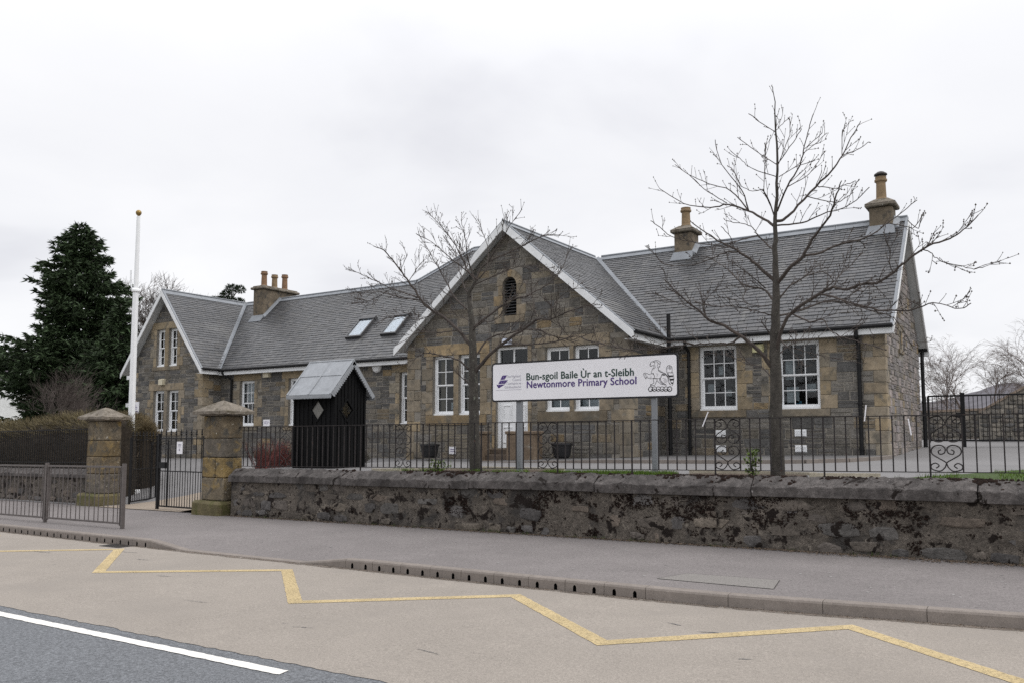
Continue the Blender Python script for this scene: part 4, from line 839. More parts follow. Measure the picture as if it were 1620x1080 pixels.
# quoins: real corner blocks
def quoins(cx, cy, dx, z0, z1, pal, both=True, seed=0):
    r2 = random.Random(seed); z = z0; i = seed % 2
    while z < z1 - .1:
        h = min(r2.uniform(.29, .36), z1 - z); a, b = ((.52, .28) if i % 2 else (.28, .52)); p = .02; mb = MB()
        X0, X1 = (cx + p, cx - a) if dx < 0 else (cx - p, cx + a); X0, X1 = min(X0, X1), max(X0, X1)
        mb.bbox(X0, cy - p, z + .004, X1, cy + b, z + h - .004, .012, tuple(Vector(r2.choice(pal)) * r2.uniform(.82, 1.15)))
        mb.build('quoin', MT['sand'], SB, origin=(cx, cy, z)); i += 1; z += h
        F = {-9.3: (FD, FE), -16.9: (FD, None), -29.1: (FA, FB), -34.1: (FA, None), -3.4: (FF, FG)}[cx]
        fu = cx - F[0].o.x; EXC[F[0]].append((fu - a, fu + .1, z - h, z) if dx < 0 else (fu - .1, fu + a, z - h, z))
        if F[1]: EXC[F[1]].append((-.1, b, z - h, z))
quoins(-9.3, 20, -1, .75, 4.3, TAN_D, True, 1); quoins(-16.9, 20, 1, .75, 4.3, [TAN[0], TAN_D[1], TAN[3], TAN_D[0]], True, 2); quoins(-29.1, 21.5, -1, .6, 4.4, TAN, True, 3); quoins(-34.1, 21.5, 1, .6, 4.4, TAN, True, 4); quoins(-3.4, 22.4, -1, .75, 4.3, TAN, True, 5)
# ---- rubble: squared stones in uneven courses
GREY = [(.122, .118, .113), (.138, .131, .124), (.158, .147, .132), (.112, .109, .106), (.178, .165, .146), (.126, .12, .113), (.168, .15, .124)]
STN = []
def rubble(F, seed, tan, pal, hh=(.19, .31), ll=(.28, .72)):
    r2 = random.Random(seed); u0 = min(p[0] for p in F.region); u1 = max(p[0] for p in F.region); z1 = max(p[1] for p in F.region); z = .72; ex = EXC[F] + [(o[0], o[1], o[2], o[3]) for o in OPEN[F]]
    reg = [(p[0], p[1]) for p in F.region]
    while z < z1 - .03:
        h = r2.uniform(*hh); blocks = [(e[0], e[1]) for e in ex if min(z + h, e[3]) - max(z, e[2]) > .3 * h]
        for s, e in sub_iv(u0, u1, blocks):
            u = s
            while u < e - .03:
                L = r2.uniform(*ll)
                if e - (u + L) < .22: L = e - u
                col = Vector(r2.choice(TAN_D)) * r2.uniform(.7, 1.05) if r2.random() < tan else Vector(r2.choice(pal)) * r2.uniform(.8, 1.22)
                rows = [(z, z + h)]
                if r2.random() < .46 and L < .75 and h > .15:
                    f = r2.uniform(.35, .65); rows = [(z, z + h * f), (z + h * f, z + h)] if r2.random() < .7 else [(z, z + h * .34), (z + h * .34, z + h * .67), (z + h * .67, z + h)]
                for a, b in rows:
                    g = .011; j = lambda: r2.uniform(-.011, .011)
                    g = r2.uniform(.008, .018); pg = clip_to([(u + g + j(), a + g + j()), (u + L - g + j(), a + g + j()), (u + L - g + j(), b - g + j()), (u + g + j(), b - g + j())], reg)
                    if len(pg) >= 3 and area(pg) > .002: STN.append((F, pg, tuple(col * r2.uniform(.88, 1.1)), r2.uniform(.005, .026)))
                u += L
        z += h
rubble(FA, 1, .06, GREY, (.12, .24), (.2, .6)); rubble(FB, 2, .25, GREY); rubble(FC, 3, .06, GREY, (.13, .25), (.22, .62)); rubble(FD, 4, .10, [tuple(Vector(c) * 1.0) for c in GREY[1:]] + [(.19, .165, .125), (.175, .152, .12)]); rubble(FE, 5, .3, GREY); rubble(FF, 6, .10, GREY)
rubble(FG, 7, .10, [(.23, .207, .192), (.27, .235, .215), (.19, .175, .166), (.29, .25, .235), (.22, .20, .198)], (.13, .24), (.2, .5))
def stone_geo(mb, F, pg, col, pr):
    n = len(pg); cu = sum(p[0] for p in pg) / n; cz = sum(p[1] for p in pg) / n; b = .011
    def ins(p, k): 
        l = math.hypot(cu - p[0], cz - p[1]) or 1; f = min(.45, k * 1.4 / l); return (p[0] + (cu - p[0]) * f, p[1] + (cz - p[1]) * f)
    V = [F.P(p[0], p[1], -.02) for p in pg] + [F.P(p[0], p[1], pr - b * .8) for p in pg] + [F.P(*ins(p, b), pr + .006 * nz(p[0] * 5, p[1] * 5)) for p in pg]
    mb.mesh(V, [(k, (k + 1) % n, n + (k + 1) % n, n + k) for k in range(n)] + [(n + k, n + (k + 1) % n, 2 * n + (k + 1) % n, 2 * n + k) for k in range(n)] + [tuple(range(2 * n, 3 * n))], col)
def vis(s):
    c = s[0].P(s[1][0][0], s[1][0][1], 0); d = c - CAMP; return area(s[1]) * abs(d.normalized().dot(s[0].N)) / d.length_squared
STN.sort(key=vis, reverse=True)
for s in STN[:300]:
    mb = MB(); stone_geo(mb, *s); c = s[0].P(sum(p[0] for p in s[1]) / len(s[1]), sum(p[1] for p in s[1]) / len(s[1]), 0); mb.build('stone', MT['stone'], SB, origin=c)
mb = MB()
for s in STN[300:]: stone_geo(mb, *s)
mb.build('rubble_stonework', MT['stone'], SB, 'stuff')

# ---- windows
def sash_window(F, o, cols, rt, rb, seed, meet=.5, lower_open=0.):
    u0, u1, z0, z1 = o; r2 = random.Random(seed); d = -.115; fr = .055
    mb = MB()
    F.box(mb, u0, u0 + fr, z0, z1, d - .12, d); F.box(mb, u1 - fr, u1, z0, z1, d - .12, d); F.box(mb, u0 + fr, u1 - fr, z1 - fr, z1, d - .12, d); F.box(mb, u0 - .0, u1 + .0, z0, z0 + .05, d - .12, d + .07)
    wn = mb.build('window', MT['upvc'], SB, origin=F.P((u0 + u1) / 2, z0, d))
    a, b, c, e = u0 + fr, u1 - fr, z0 + .05, z1 - fr; zm = c + (e - c) * meet
    pm = None
    for (s0, s1, rows, dd) in ((zm, e, rt, d - .02), (c + lower_open, zm + .02 + lower_open, rb, d - .06)):
        mb = MB(); st = .045; bt = .075 if s0 < zm - .01 and not lower_open else .04
        F.box(mb, a, a + st, s0, s1, dd - .035, dd); F.box(mb, b - st, b, s0, s1, dd - .035, dd); F.box(mb, a + st, b - st, s1 - .04, s1, dd - .035, dd); F.box(mb, a + st, b - st, s0, s0 + bt, dd - .035, dd)
        A, B, C_, D_ = a + st, b - st, s0 + bt, s1 - .04
        for i in range(1, cols): u = A + (B - A) * i / cols; F.box(mb, u - .012, u + .012, C_, D_, dd - .03, dd - .003)
        for i in range(1, rows):
            z = C_ + (D_ - C_) * i / rows
            for k in range(cols):
                p, q = A + (B - A) * k / cols, A + (B - A) * (k + 1) / cols; F.box(mb, p + (.012 if k else 0), q - (.012 if k < cols - 1 else 0), z - .011, z + .011, dd - .03, dd - .003)
        mb.build('sash', MT['upvc'], wn)
        for i in range(rows):
            for k in range(cols):
                p, q, s, t = A + (B - A) * k / cols, A + (B - A) * (k + 1) / cols, C_ + (D_ - C_) * i / rows, C_ + (D_ - C_) * (i + 1) / rows
                mb = MB(); tl = r2.uniform(-.004, .004); tv = r2.uniform(-.004, .004); mb.poly([F.P(p, s, dd - .018 + tl), F.P(q, s, dd - .018 + tv), F.P(q, t, dd - .018 - tl), F.P(p, t, dd - .018 - tv)]); mb.build('pane', MT['glass'], wn)
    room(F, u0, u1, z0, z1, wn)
    return wn, a, b, c, e
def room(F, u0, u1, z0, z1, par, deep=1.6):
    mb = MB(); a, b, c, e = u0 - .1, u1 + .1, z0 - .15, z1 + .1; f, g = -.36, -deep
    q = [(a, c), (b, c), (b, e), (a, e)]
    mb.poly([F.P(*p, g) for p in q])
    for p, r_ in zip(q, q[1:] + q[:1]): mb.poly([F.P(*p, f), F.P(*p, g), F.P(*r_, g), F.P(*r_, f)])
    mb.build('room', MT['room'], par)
def hang(F, name, u0, u1, z0, z1, d, m, par, wavy=.02):
    mb = MB(); n = max(2, int((u1 - u0) / .03)); us = rng(u0, u1, n)
    for i in range(n):
        a, b = us[i], us[i + 1]; da, db = d + wavy * math.sin(a * 70), d + wavy * math.sin(b * 70)
        mb.poly([F.P(a, z0, da), F.P(b, z0, db), F.P(b, z1, db), F.P(a, z1, da)])
    return mb.build(name, m, par)
for i, o in enumerate(O[FA]):
    wn, a, b, c, e = sash_window(FA, o, 2, 2, 2, 10 + i); hang(FA, 'curtain', a, a + .16, c, e, -.3, MT['curtain'], wn)
for i, o in enumerate(O[FC]):
    wn, a, b, c, e = sash_window(FC, o, 3, 2, 2, 20 + i); 
    if i == 0: hang(FC, 'blind', a, b, c + .95, e, -.32, MT['blind'], wn, 0)
for i, o in enumerate([O[FD][0], O[FD][1], O[FD][3], O[FD][4]]):
    wn, a, b, c, e = sash_window(FD, o, 2, 2, 2, 30 + i)
    if i < 2: hang(FD, 'curtain', a, a + .2, c, e, -.32, MT['curtain'], wn); hang(FD, 'curtain', b - .16, b, c, e, -.32, MT['curtain'], wn)
    else: hang(FD, 'blind', a, b, c, c + .62, -.32, MT['blind'], wn, .004)
    if i == 0:
        mb = MB(); FD.box(mb, b - .2, b - .08, c + .12, c + .34, -.235, -.225); mb.build('paper', MT['paper'], wn)
for i, o in enumerate(O[FF]):
    wn, a, b, c, e = sash_window(FF, o, 3, 2, 2, 40 + i)
    mb = MB()
    for (p, q, s, t, mi) in ([(.1, .28, .45, .7, 0), (.42, .55, .95, 1.2, 0), (.62, .78, .35, .52, 0)] if i == 0 else [(.10, .42, .12, .55, 0), (.30, .48, .05, .17, 1), (.08, .34, .75, 1.25, 0), (.62, .86, .4, .62, 0)]):
        FF.box(mb, a + p, a + q, c + s, c + t, -.30, -.29, None, mi)
    mb.build('paper', [MT['paper'], MT['bluepaper']], wn)
o = O[FG][0]; mb = MB(); FG.box(mb, o[0], o[1], o[2] - .0, o[2] + .0001, -.2, -.19)
u0, u1, z0, z1 = o; mb = MB()
for q in ((u0, u0 + .04, z0, z1), (u1 - .04, u1, z0, z1), (u0 + .04, u1 - .04, z1 - .04, z1), (u0 + .04, u1 - .04, z0, z0 + .04)): FG.box(mb, *q, -.2, -.14)
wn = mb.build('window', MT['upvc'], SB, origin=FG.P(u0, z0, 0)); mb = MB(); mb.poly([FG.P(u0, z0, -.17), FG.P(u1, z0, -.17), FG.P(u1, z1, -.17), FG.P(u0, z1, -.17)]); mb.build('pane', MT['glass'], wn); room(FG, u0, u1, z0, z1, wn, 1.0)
# ---- door
u0, u1, z0, z1 = O[FD][2]; mb = MB()
FD.box(mb, u0, u0 + .07, z0, z1, -.22, -.1); FD.box(mb, u1 - .07, u1, z0, z1, -.22, -.1); FD.box(mb, u0 + .07, u1 - .07, z1 - .07, z1, -.22, -.1); FD.box(mb, u0 + .07, u1 - .07, 3.42, 3.56, -.22, -.1)
dr = mb.build('door', MT['upvc'], SB, origin=FD.P(u0, z0, 0))
mb = MB(); FD.box(mb, u0 + .07, u1 - .07, z0 + .01, 3.42, -.2, -.15); mb.build('door_leaf', MT['upvc'], dr)
uw = (u1 - u0 - .14) / 2
for k in range(2):
    for (za, zb_) in ((.15, .62), (.75, 1.25), (1.38, 2.0)):
        a = u0 + .07 + k * uw + .09; b = u0 + .07 + (k + 1) * uw - .09; mb = MB()
        for q in ((a, b, z0 + za, z0 + za + .035), (a, b, z0 + zb_ - .03, z0 + zb_), (a, a + .03, z0 + za + .035, z0 + zb_ - .03), (b - .03, b, z0 + za + .035, z0 + zb_ - .03)): FD.box(mb, *q, -.15, -.122)
        FD.box(mb, a + .06, b - .06, z0 + za + .07, z0 + zb_ - .06, -.15, -.138); mb.build('door_panel', MT['upvc'], dr)
uc = (u0 + u1) / 2; mb = MB(); FD.box(mb, uc - .02, uc + .02, 3.56, z1 - .07, -.2, -.13); mb.build('glazing_bar', MT['upvc'], dr)
for a, b in ((u0 + .07, uc - .02), (uc + .02, u1 - .07)):
    mb = MB(); mb.poly([FD.P(a, 3.56, -.17), FD.P(b, 3.56, -.17), FD.P(b, z1 - .07, -.17), FD.P(a, z1 - .07, -.17)]); mb.build('pane', MT['glass'], dr)
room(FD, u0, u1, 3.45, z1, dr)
# ---- entrance steps with flanking walls
st = mat('brown_step_stone', (.11, .085, .065), var=((4., .25), (30., .2)), bump=((25., .6),)); rw = mat('brown_low_wall', (.16, .12, .085), var=((3., .3), (22., .25)), bump=((20., .7),), stain=(((.30, .28, .24), 4., .6, .7, .5),))
for k, (y, z) in enumerate(((18.62, .96), (18.92, 1.11), (19.22, 1.26))):
    mb = MB(); mb.bbox(-13.16, y, .6, -12.38, 20.0 if k == 2 else y + .34, z, .015); mb.build('step', st, SB, origin=(-12.8, y, z))
for x0, x1, y0 in ((-12.37, -11.45, 18.75), (-13.42, -13.17, 18.75)):
    mb = MB(); mb.bbox(x0, y0, .6, x1, 19.15, 1.66, .02); mb.bbox(x0 - .03, y0 - .03, 1.66, x1 + .03, 19.18, 1.75, .02); mb.build('low_wall', rw, SB, origin=(x0, y0, .8))
mb = MB(); mb.bbox(-13.6, 19.3, .6, -13.17, 19.97, 1.26, .02); mb.bbox(-12.37, 19.3, .6, -12.2, 19.97, 1.26, .02); mb.build('landing', rw, SB)

# ---- roofs
def unit(a, b): v = Vector((a, 0, b)); return v
SLA = [(.066, .067, .071), (.058, .060, .064), (.073, .073, .076), (.053, .054, .058), (.069, .068, .068), (.078, .077, .079)]
class Roof:
    def __init__(s, O, U, S): s.O = Vector(O); s.U = Vector(U).normalized(); s.S = Vector(S).normalized(); s.N = s.U.cross(s.S)
    def P(s, u, t, n=0.): return s.O + s.U * u + s.S * t + s.N * n
RF = Roof((0, 22.1, 4.35), (1, 0, 0), (0, 3.5, 3.45)); RL = 4.915
RC = Roof((-9.05, 0, 4.35), (0, 1, 0), (-4.05, 0, 3.45)); RCl = Roof((-17.15, 0, 4.35), (0, -1, 0), (4.05, 0, 3.45)); CL = 5.32
RG = Roof((-28.85, 0, 4.4), (0, 1, 0), (-2.75, 0, 3.4)); RGl = Roof((-34.35, 0, 4.4), (0, -1, 0), (2.75, 0, 3.4)); GL = 4.373
RB = Roof((0, 29.1, 4.35), (-1, 0, 0), (0, -3.5, 3.45))
PLANES = [(RF, [(-9.05, -.05), (-3.15, -.05), (-3.15, RL), (-13.1, RL)], 'main'), (RF, [(-28.85, -.05), (-17.15, -.05), (-13.1, RL), (-31.6, RL)], 'main'),
          (RF, [(-21.2, RL), (-15.2, RL), (-17.0, 6.92), (-19.4, 6.92)], 'main'), (RC, [(19.68, -.05), (22.1, -.05), (25.6, CL), (19.68, CL)], 'gable'), (RCl, [(-22.1, -.05), (-19.68, -.05), (-19.68, CL), (-25.6, CL)], 'gable'),
          (RG, [(21.18, -.05), (22.12, -.05), (25.6, GL), (21.18, GL)], 'left'), (RGl, [(-28.9, -.05), (-21.18, -.05), (-21.18, GL), (-28.9, GL)], 'left')]
def slates(mb, Rf, reg, seed, pal, bright=1.):
    r2 = random.Random(seed); s1 = max(p[1] for p in reg); sa = min(p[1] for p in reg); s = sa; u0 = min(p[0] for p in reg); u1 = max(p[0] for p in reg)
    while s < s1:
        e = .165 - .055 * (s - sa) / (s1 - sa) if sa < 1 else .11; u = u0 - r2.uniform(0, .2)
        while u < u1:
            w_ = r2.uniform(.14, .30); lo = s + r2.uniform(-.014, .014)
            pg = clip_to([(u + .003, lo), (u + w_ - .003, lo + r2.uniform(-.006, .006)), (u + w_ - .003, s + e + .03), (u + .003, s + e + .03)], reg)
            if len(pg) >= 3 and area(pg) > .001:
                lift = r2.uniform(0, .005); h = lambda t: .022 + lift - .013 * (t - s) / e
                c = Vector(r2.choice(pal)) * r2.uniform(.84, 1.14) * bright; n = len(pg)
                top = [Rf.P(p[0], p[1], h(p[1])) for p in pg]; bot = [Rf.P(p[0], p[1], h(p[1]) - .009) for p in pg]
                mb.mesh(top + bot, [tuple(range(n))] + [(n + k, n + (k + 1) % n, (k + 1) % n, k) for k in range(n) if min(pg[k][1], pg[(k + 1) % n][1]) < s + e * .8], tuple(c))
            u += w_
        s += e
groups = {'main': MB(), 'gable': MB(), 'left': MB()}
for i, (Rf, reg, gname) in enumerate(PLANES): slates(groups[gname], Rf, reg, 100 + i, SLA)
for gname, mb in groups.items(): mb.build('roof_slates', MT['slate'], SB, 'stuff')
mb = MB()
for Rf, reg, _ in PLANES:
    n = len(reg); mb.mesh([Rf.P(*p, .0) for p in reg] + [Rf.P(*p, -.09) for p in reg], [tuple(range(n))], None, 0)
    b = len(mb.v) - 2 * n
    for f in [tuple(range(2 * n - 1, n - 1, -1))] + [(n + k, n + (k + 1) % n, (k + 1) % n, k) for k in range(n)]: mb.f.append(tuple(b + i for i in f)); mb.c.append(None); mb.m.append(1)
reg = [(3.15, 0), (34.35, 0), (34.35, RL), (3.15, RL)]; n = 4
mb.mesh([RB.P(*p, .02) for p in reg], [(0, 1, 2, 3)], None, 0); mb.mesh([RB.P(*p, -.08) for p in reg], [(3, 2, 1, 0)], None, 1)
a, b, c_ = Vector((-21.2, 25.6, 7.8)), Vector((-19.4, 27.03, 9.2)), Vector((-21.2, 28.46, 7.8)); d_, e_, f_ = Vector((-15.2, 25.6, 7.8)), Vector((-17.0, 27.03, 9.2)), Vector((-15.2, 28.46, 7.8))
mb.poly([a, c_, b][::-1]); mb.poly([d_, f_, e_]); mb.poly([c_, b, e_, f_]); dn = Vector((0, 0, -3.4)); mb.poly([a, c_, c_ + dn]); mb.poly([d_, f_, f_ + dn]); mb.poly([c_, f_, f_ + dn, c_ + dn])
mb.build('roof_deck', [MT['slate_dark'], MT['soffit']], SB)
# leadwork: ridges, valleys, verge strips
def lead(name, pts, r_, n=8): mb = MB(); mb.tube(pts, r_, n); return mb.build(name, MT['lead'], SB)
def saddle(name, a, b, wd, drop_, up=.05):
    """a folded lead strip along a ridge: two wings and a round roll"""
    a, b = Vector(a), Vector(b); d = (b - a).normalized(); sd_ = d.cross(Vector((0, 0, 1))).normalized(); mb = MB()
    for sg in (1, -1):
        q = [a + Vector((0, 0, up)), b + Vector((0, 0, up)), b + sd_ * sg * wd + Vector((0, 0, up - drop_)), a + sd_ * sg * wd + Vector((0, 0, up - drop_))]
        mb.hexa([p - Vector((0, 0, .012)) for p in (q if sg < 0 else q[::-1])] + [p for p in (q if sg < 0 else q[::-1])])
    mb.tube([a + Vector((0, 0, up + .01)), b + Vector((0, 0, up + .01))], .035, 7); return mb.build(name, MT['lead'], SB)
def pieces(name, a, b, L, *args):
    a, b = Vector(a), Vector(b); n = max(1, round((b - a).length / L))
    for i in range(n):
        d = (b - a) / n; saddle(name, a + d * i + d.normalized() * .006, a + d * (i + 1) - d.normalized() * .006, *args)
pieces('ridge_flashing', (-12.9, 25.6, 7.8), (-3.15, 25.6, 7.8), 1.9, .16, .15); pieces('ridge_flashing', (-31.5, 25.6, 7.8), (-21.2, 25.6, 7.8), 1.9, .16, .15)
pieces('ridge_flashing', (-13.1, 19.66, 7.8), (-13.1, 25.5, 7.8), 1.9, .17, .14); pieces('ridge_flashing', (-31.6, 21.16, 7.8), (-31.6, 28.9, 7.8), 1.9, .14, .17)
saddle('ridge_flashing', (-21.2, 25.6, 7.8), (-19.4, 27.03, 9.2), .14, .1); saddle('ridge_flashing', (-19.4, 27.03, 9.2), (-17.0, 27.03, 9.2), .16, .15)
def valley(a, b, Ra, Rb, wd=.115):
    a, b = Vector(a), Vector(b); mb = MB()
    d = (b - a).normalized()
    for Rf, sg in ((Ra, 1), (Rb, -1)):
        s = Rf.N.cross(d) * sg
        if s.z < 0: s = -s
        o = Rf.N * .040; q = [a + o, b + o, b + o + s * wd, a + o + s * wd]
        mb.hexa([p - Rf.N * .014 for p in q] + q)
    mb.build('valley_flashing', MT['lead'], SB)
valley((-9.05, 22.05, 4.30), (-13.08, 25.55, 7.78), RF, RC); valley((-28.85, 22.1, 4.36), (-31.58, 25.58, 7.79), RF, RG); valley((-17.15, 22.05, 4.30), (-13.12, 25.55, 7.78), RF, RCl)
def verge(Rf, u, L, sgn, wd=.09, up=.05):
    mb = MB(); q = [Rf.P(u - wd * (sgn > 0), -.06, up), Rf.P(u + wd * (sgn < 0), -.06, up), Rf.P(u + wd * (sgn < 0), L, up), Rf.P(u - wd * (sgn > 0), L, up)]
    mb.hexa([p - Rf.N * .06 for p in q] + q); return mb.build('verge_flashing', MT['lead'], SB)
verge(RF, -3.13, RL, 1, .07); verge(RC, 19.66, CL, -1, .09); verge(RCl, -19.66, CL, 1, .09); verge(RG, 21.16, GL, -1, .08); verge(RGl, -21.16, GL, 1, .08)
# bargeboards
def barge(xt, xa, zt, za, y, wd=.225, th=.04):
    mb = MB(); A = [(xt, zt), (xa, za), (xa, za - wd * 1.12), (xt, zt - wd * .98)]
    if xt > xa: A = A[::-1]
    mb.mesh([(x, y, z) for x, z in A] + [(x, y + th, z) for x, z in A], [(3, 2, 1, 0), (4, 5, 6, 7)] + [(k, (k + 1) % 4, 4 + (k + 1) % 4, 4 + k) for k in range(4)]); return mb.build('bargeboard', MT['white'], SB)
barge(-9.0, -13.1, 4.345, 7.82, 19.64); barge(-17.2, -13.1, 4.345, 7.82, 19.64); barge(-28.8, -31.6, 4.37, 7.81, 21.14, .22); barge(-34.4, -31.6, 4.37, 7.81, 21.14, .22)
mb = MB(); A = [(22.06, 4.33), (25.6, 7.80), (29.14, 4.33)]
for (a, b) in zip(A[:-1], A[1:]): mb.hexa([(-3.16, a[0], a[1] - .17), (-3.12, a[0], a[1] - .17), (-3.12, b[0], b[1] - .17), (-3.16, b[0], b[1] - .17), (-3.16, a[0], a[1]), (-3.12, a[0], a[1]), (-3.12, b[0], b[1]), (-3.16, b[0], b[1])])
mb.build('bargeboard', MT['white'], SB)
# fascias, soffits, gutters
def fascia(x0, x1, y, z=4.32):
    mb = MB(); mb.box(x0, y, z - .18, x1, y + .03, z); mb.build('fascia', MT['white'], SB)
    mb = MB(); mb.box(x0, y + .032, z - .17, x1, y + .32, z - .15); mb.build('soffit', MT['soffit'], SB)
    mb = MB(); mb.tube([(x0, y - .055, z + .012), (x1, y - .055, z + .012)], .055, 8); mb.build('gutter', MT['black'], SB)
fascia(-9.04, -3.15, 22.08); fascia(-28.9, -17.16, 22.08); fascia(-34.0, -3.15, 29.08 - .03)
for x0, y0, y1, z, nm in ((-9.04, 19.68, 22.08, 4.33, 'a'), (-28.84, 21.18, 22.1, 4.36, 'b')):
    mb = MB(); mb.box(x0, y0, z - .2, x0 + .03, y1, z); mb.build('fascia', MT['white'], SB)
    mb = MB(); mb.box(x0 - .24, y0 + .04, z - .19, x0 - .002, y1, z - .17); mb.build('soffit', MT['soffit'], SB)
    mb = MB(); mb.tube([(x0 + .085, y0 + .05, z + .0), (x0 + .085, y1 - .06, z + .0)], .055, 8); mb.build('gutter', MT['black'], SB)
def pipe(pts, r_=.045):
    mb = MB(); mb.tube(pts, r_, 8)
    z = pts[-1][2] + .3
    while z < pts[-2][2] - .2: mb.lathe((pts[-1][0], pts[-1][1], z), [(r_ + .002, 0), (r_ + .015, .005), (r_ + .015, .06), (r_ + .002, .065)], 8); z += 1.15
    return mb.build('downpipe', MT['black'], SB)
pipe([(-8.52, 22.03, 4.3), (-8.52, 22.05, 4.15), (-8.52, 22.32, 3.98), (-8.52, 22.32, .95)]); pipe([(-8.97, 21.98, 5.05), (-8.97, 21.98, 4.4), (-8.97, 22.0, .95)], .06)
pipe([(-4.0, 22.03, 4.3), (-4.0, 22.05, 4.12), (-4.0, 22.32, 3.98), (-4.0, 22.32, .95)], .05); pipe([(-28.6, 22.03, 4.3), (-28.6, 22.05, 4.2), (-28.35, 22.32, 3.95), (-28.35, 22.32, .7)])
pipe([(-3.3, 29.0, 4.3), (-3.3, 28.95, 4.2), (-3.3, 28.86, 4.0), (-3.3, 28.86, 1.2)], .055)
# chimneys
def pot(par, x, y, z, h, m, r_=.115, cowl=False):
    mb = MB(); mb.lathe((x, y, z), [(r_ * 1.25, 0), (r_ * 1.25, .07), (r_ * 1.05, .10), (r_ * .95, h * .75), (r_ * 1.0, h - .16), (r_ * 1.28, h - .13), (r_ * 1.28, h - .08), (r_ * 1.08, h - .06), (r_ * 1.15, h), (r_ * .8, h), (r_ * .75, h - .1)], 16)
    mb.build('chimney_pot', m, par, smooth=False)
    if cowl: mb = MB(); mb.lathe((x, y, z + h - .02), [(r_ * .9, 0), (r_ * .9, .07), (r_ * 1.35, .075), (r_ * 1.3, .11), (r_ * .7, .17), (.01, .2)], 14); mb.build('cowl', MT['gully'], par)
def chimney(x0, x1, y0, y1, zb, zt, cap, pots, m, ph):
    mb = MB(); mb.bbox(x0, y0, zb, x1, y1, zt, .03); ch = mb.build('chimney', MT['chimney'], SB, origin=((x0 + x1) / 2, (y0 + y1) / 2, zt))
    mb = MB(); mb.bbox(x0 - .1, y0 - .1, zt, x1 + .1, y1 + .1, zt + .11, .03); cx, cy = (x0 + x1) / 2, (y0 + y1) / 2
    if cap == 'hip':
        q = [(x0 - .1, y0 - .1), (x1 + .1, y0 - .1), (x1 + .1, y1 + .1), (x0 - .1, y1 + .1)]; t = [(cx + (a - cx) * .45, cy + (b - cy) * .45) for a, b in q]
        mb.hexa([(a, b, zt + .1) for a, b in q] + [(a, b, zt + .26) for a, b in t])
    else: mb.bbox(x0 - .02, y0 - .02, zt + .11, x1 + .02, y1 + .02, zt + .17, .02)
    for i, v in enumerate(mb.v): mb.v[i] = (v[0] + .01 * nz(v[0] * 5, v[1] * 5, v[2] * 5), v[1] + .01 * nz(v[0] * 5, v[1] * 5 + 4, v[2] * 5), v[2] + .012 * nz(v[0] * 5, v[1] * 5 + 9, v[2]))
    mb.build('chimney_cap', MT['capstone'], ch)
    for i, (x, y, h) in enumerate(pots): pot(ch, x, y, zt + (.22 if cap == 'hip' else .15), h, (m if isinstance(m, list) else [m])[i % (len(m) if isinstance(m, list) else 1)], ph, cap == 'hip' and x > -5)
    zf = 4.35 + (y0 - 22.1) * .986; mb = MB()        # lead apron on the front slope
    mb.hexa([(x0 - .08, y0 - .2, zf - .2 * .986 + .045), (x1 + .08, y0 - .2, zf - .2 * .986 + .045), (x1 + .05, y0 - .01, zf + .05), (x0 - .05, y0 - .01, zf + .05), (x0 - .08, y0 - .2, zf - .2 * .986 + .06), (x1 + .08, y0 - .2, zf - .2 * .986 + .06), (x1 + .02, y0 - .012, zf + .16), (x0 - .02, y0 - .012, zf + .16)])
    ya = min(25.58, y1); za = 4.35 + (ya - 22.1) * .986    # flashing up the side
    mb.hexa([(x1 + .002, y0, zf), (x1 + .16, y0, zf + .04), (x1 + .16, ya, za + .04), (x1 + .002, ya, za), (x1 + .002, y0, zf + .15), (x1 + .16, y0, zf + .055), (x1 + .16, ya, za + .055), (x1 + .002, ya, za + .15)])
    mb.build('chimney_flashing', MT['lead'], ch)
chimney(-29.92, -29.26, 24.62, 26.6, 6.6, 8.17, 'flat', [(-29.6, 24.95, .72), (-29.6, 25.55, .66), (-29.6, 26.15, .76)], [MT['terracotta'], MT['buffpot'], MT['terracotta']], .125)
chimney(-10.05, -9.45, 25.2, 25.85, 7.0, 8.20, 'hip', [(-9.75, 25.52, .66)], MT['buffpot'], .14)
chimney(-4.12, -3.5, 25.25, 25.9, 7.0, 8.16, 'hip', [(-3.82, 25.57, .72)], MT['buffpot'], .135)
# rooflights
for x0, x1 in ((-22.62, -21.8), (-20.83, -20.06)):
    s0, s1 = 1.37, 2.55; mb = MB()
    def rb(a, b, s, t, n0, n1): q = [(a, s), (b, s), (b, t), (a, t)]; mb.hexa([RF.P(u, v, n0) for u, v in q] + [RF.P(u, v, n1) for u, v in q])
    rb(x0, x0 + .07, s0, s1, .02, .12); rb(x1 - .07, x1, s0, s1, .02, .12); rb(x0 + .07, x1 - .07, s0, s0 + .07, .02, .12); rb(x0 + .02, x1 + .02, s1 - .1, s1 + .05, .02, .15)
    sk = mb.build('rooflight', mat('rooflight_frame', (.055, .055, .058), rough=.4, bump=(), spec=.5) if 'rooflight_frame' not in bpy.data.materials else bpy.data.materials['rooflight_frame'], SB, origin=RF.P((x0 + x1) / 2, s0, 0))
    mb = MB(); mb.poly([RF.P(x0 + .07, s0 + .07, .10), RF.P(x1 - .07, s0 + .07, .10), RF.P(x1 - .07, s1 - .1, .10), RF.P(x0 + .07, s1 - .1, .10)]); mb.build('pane', MT['glass_roof'], sk)
    mb = MB(); mb.poly([RF.P(x0 + .07, s0 + .07, .06), RF.P(x1 - .07, s0 + .07, .06), RF.P(x1 - .07, s1 - .1, .06), RF.P(x0 + .07, s1 - .1, .06)]); mb.build('blind', mat('rooflight_blind', (.72, .77, .82), bump=(), var=((1., .04),)) if 'rooflight_blind' not in bpy.data.materials else bpy.data.materials['rooflight_blind'], sk)
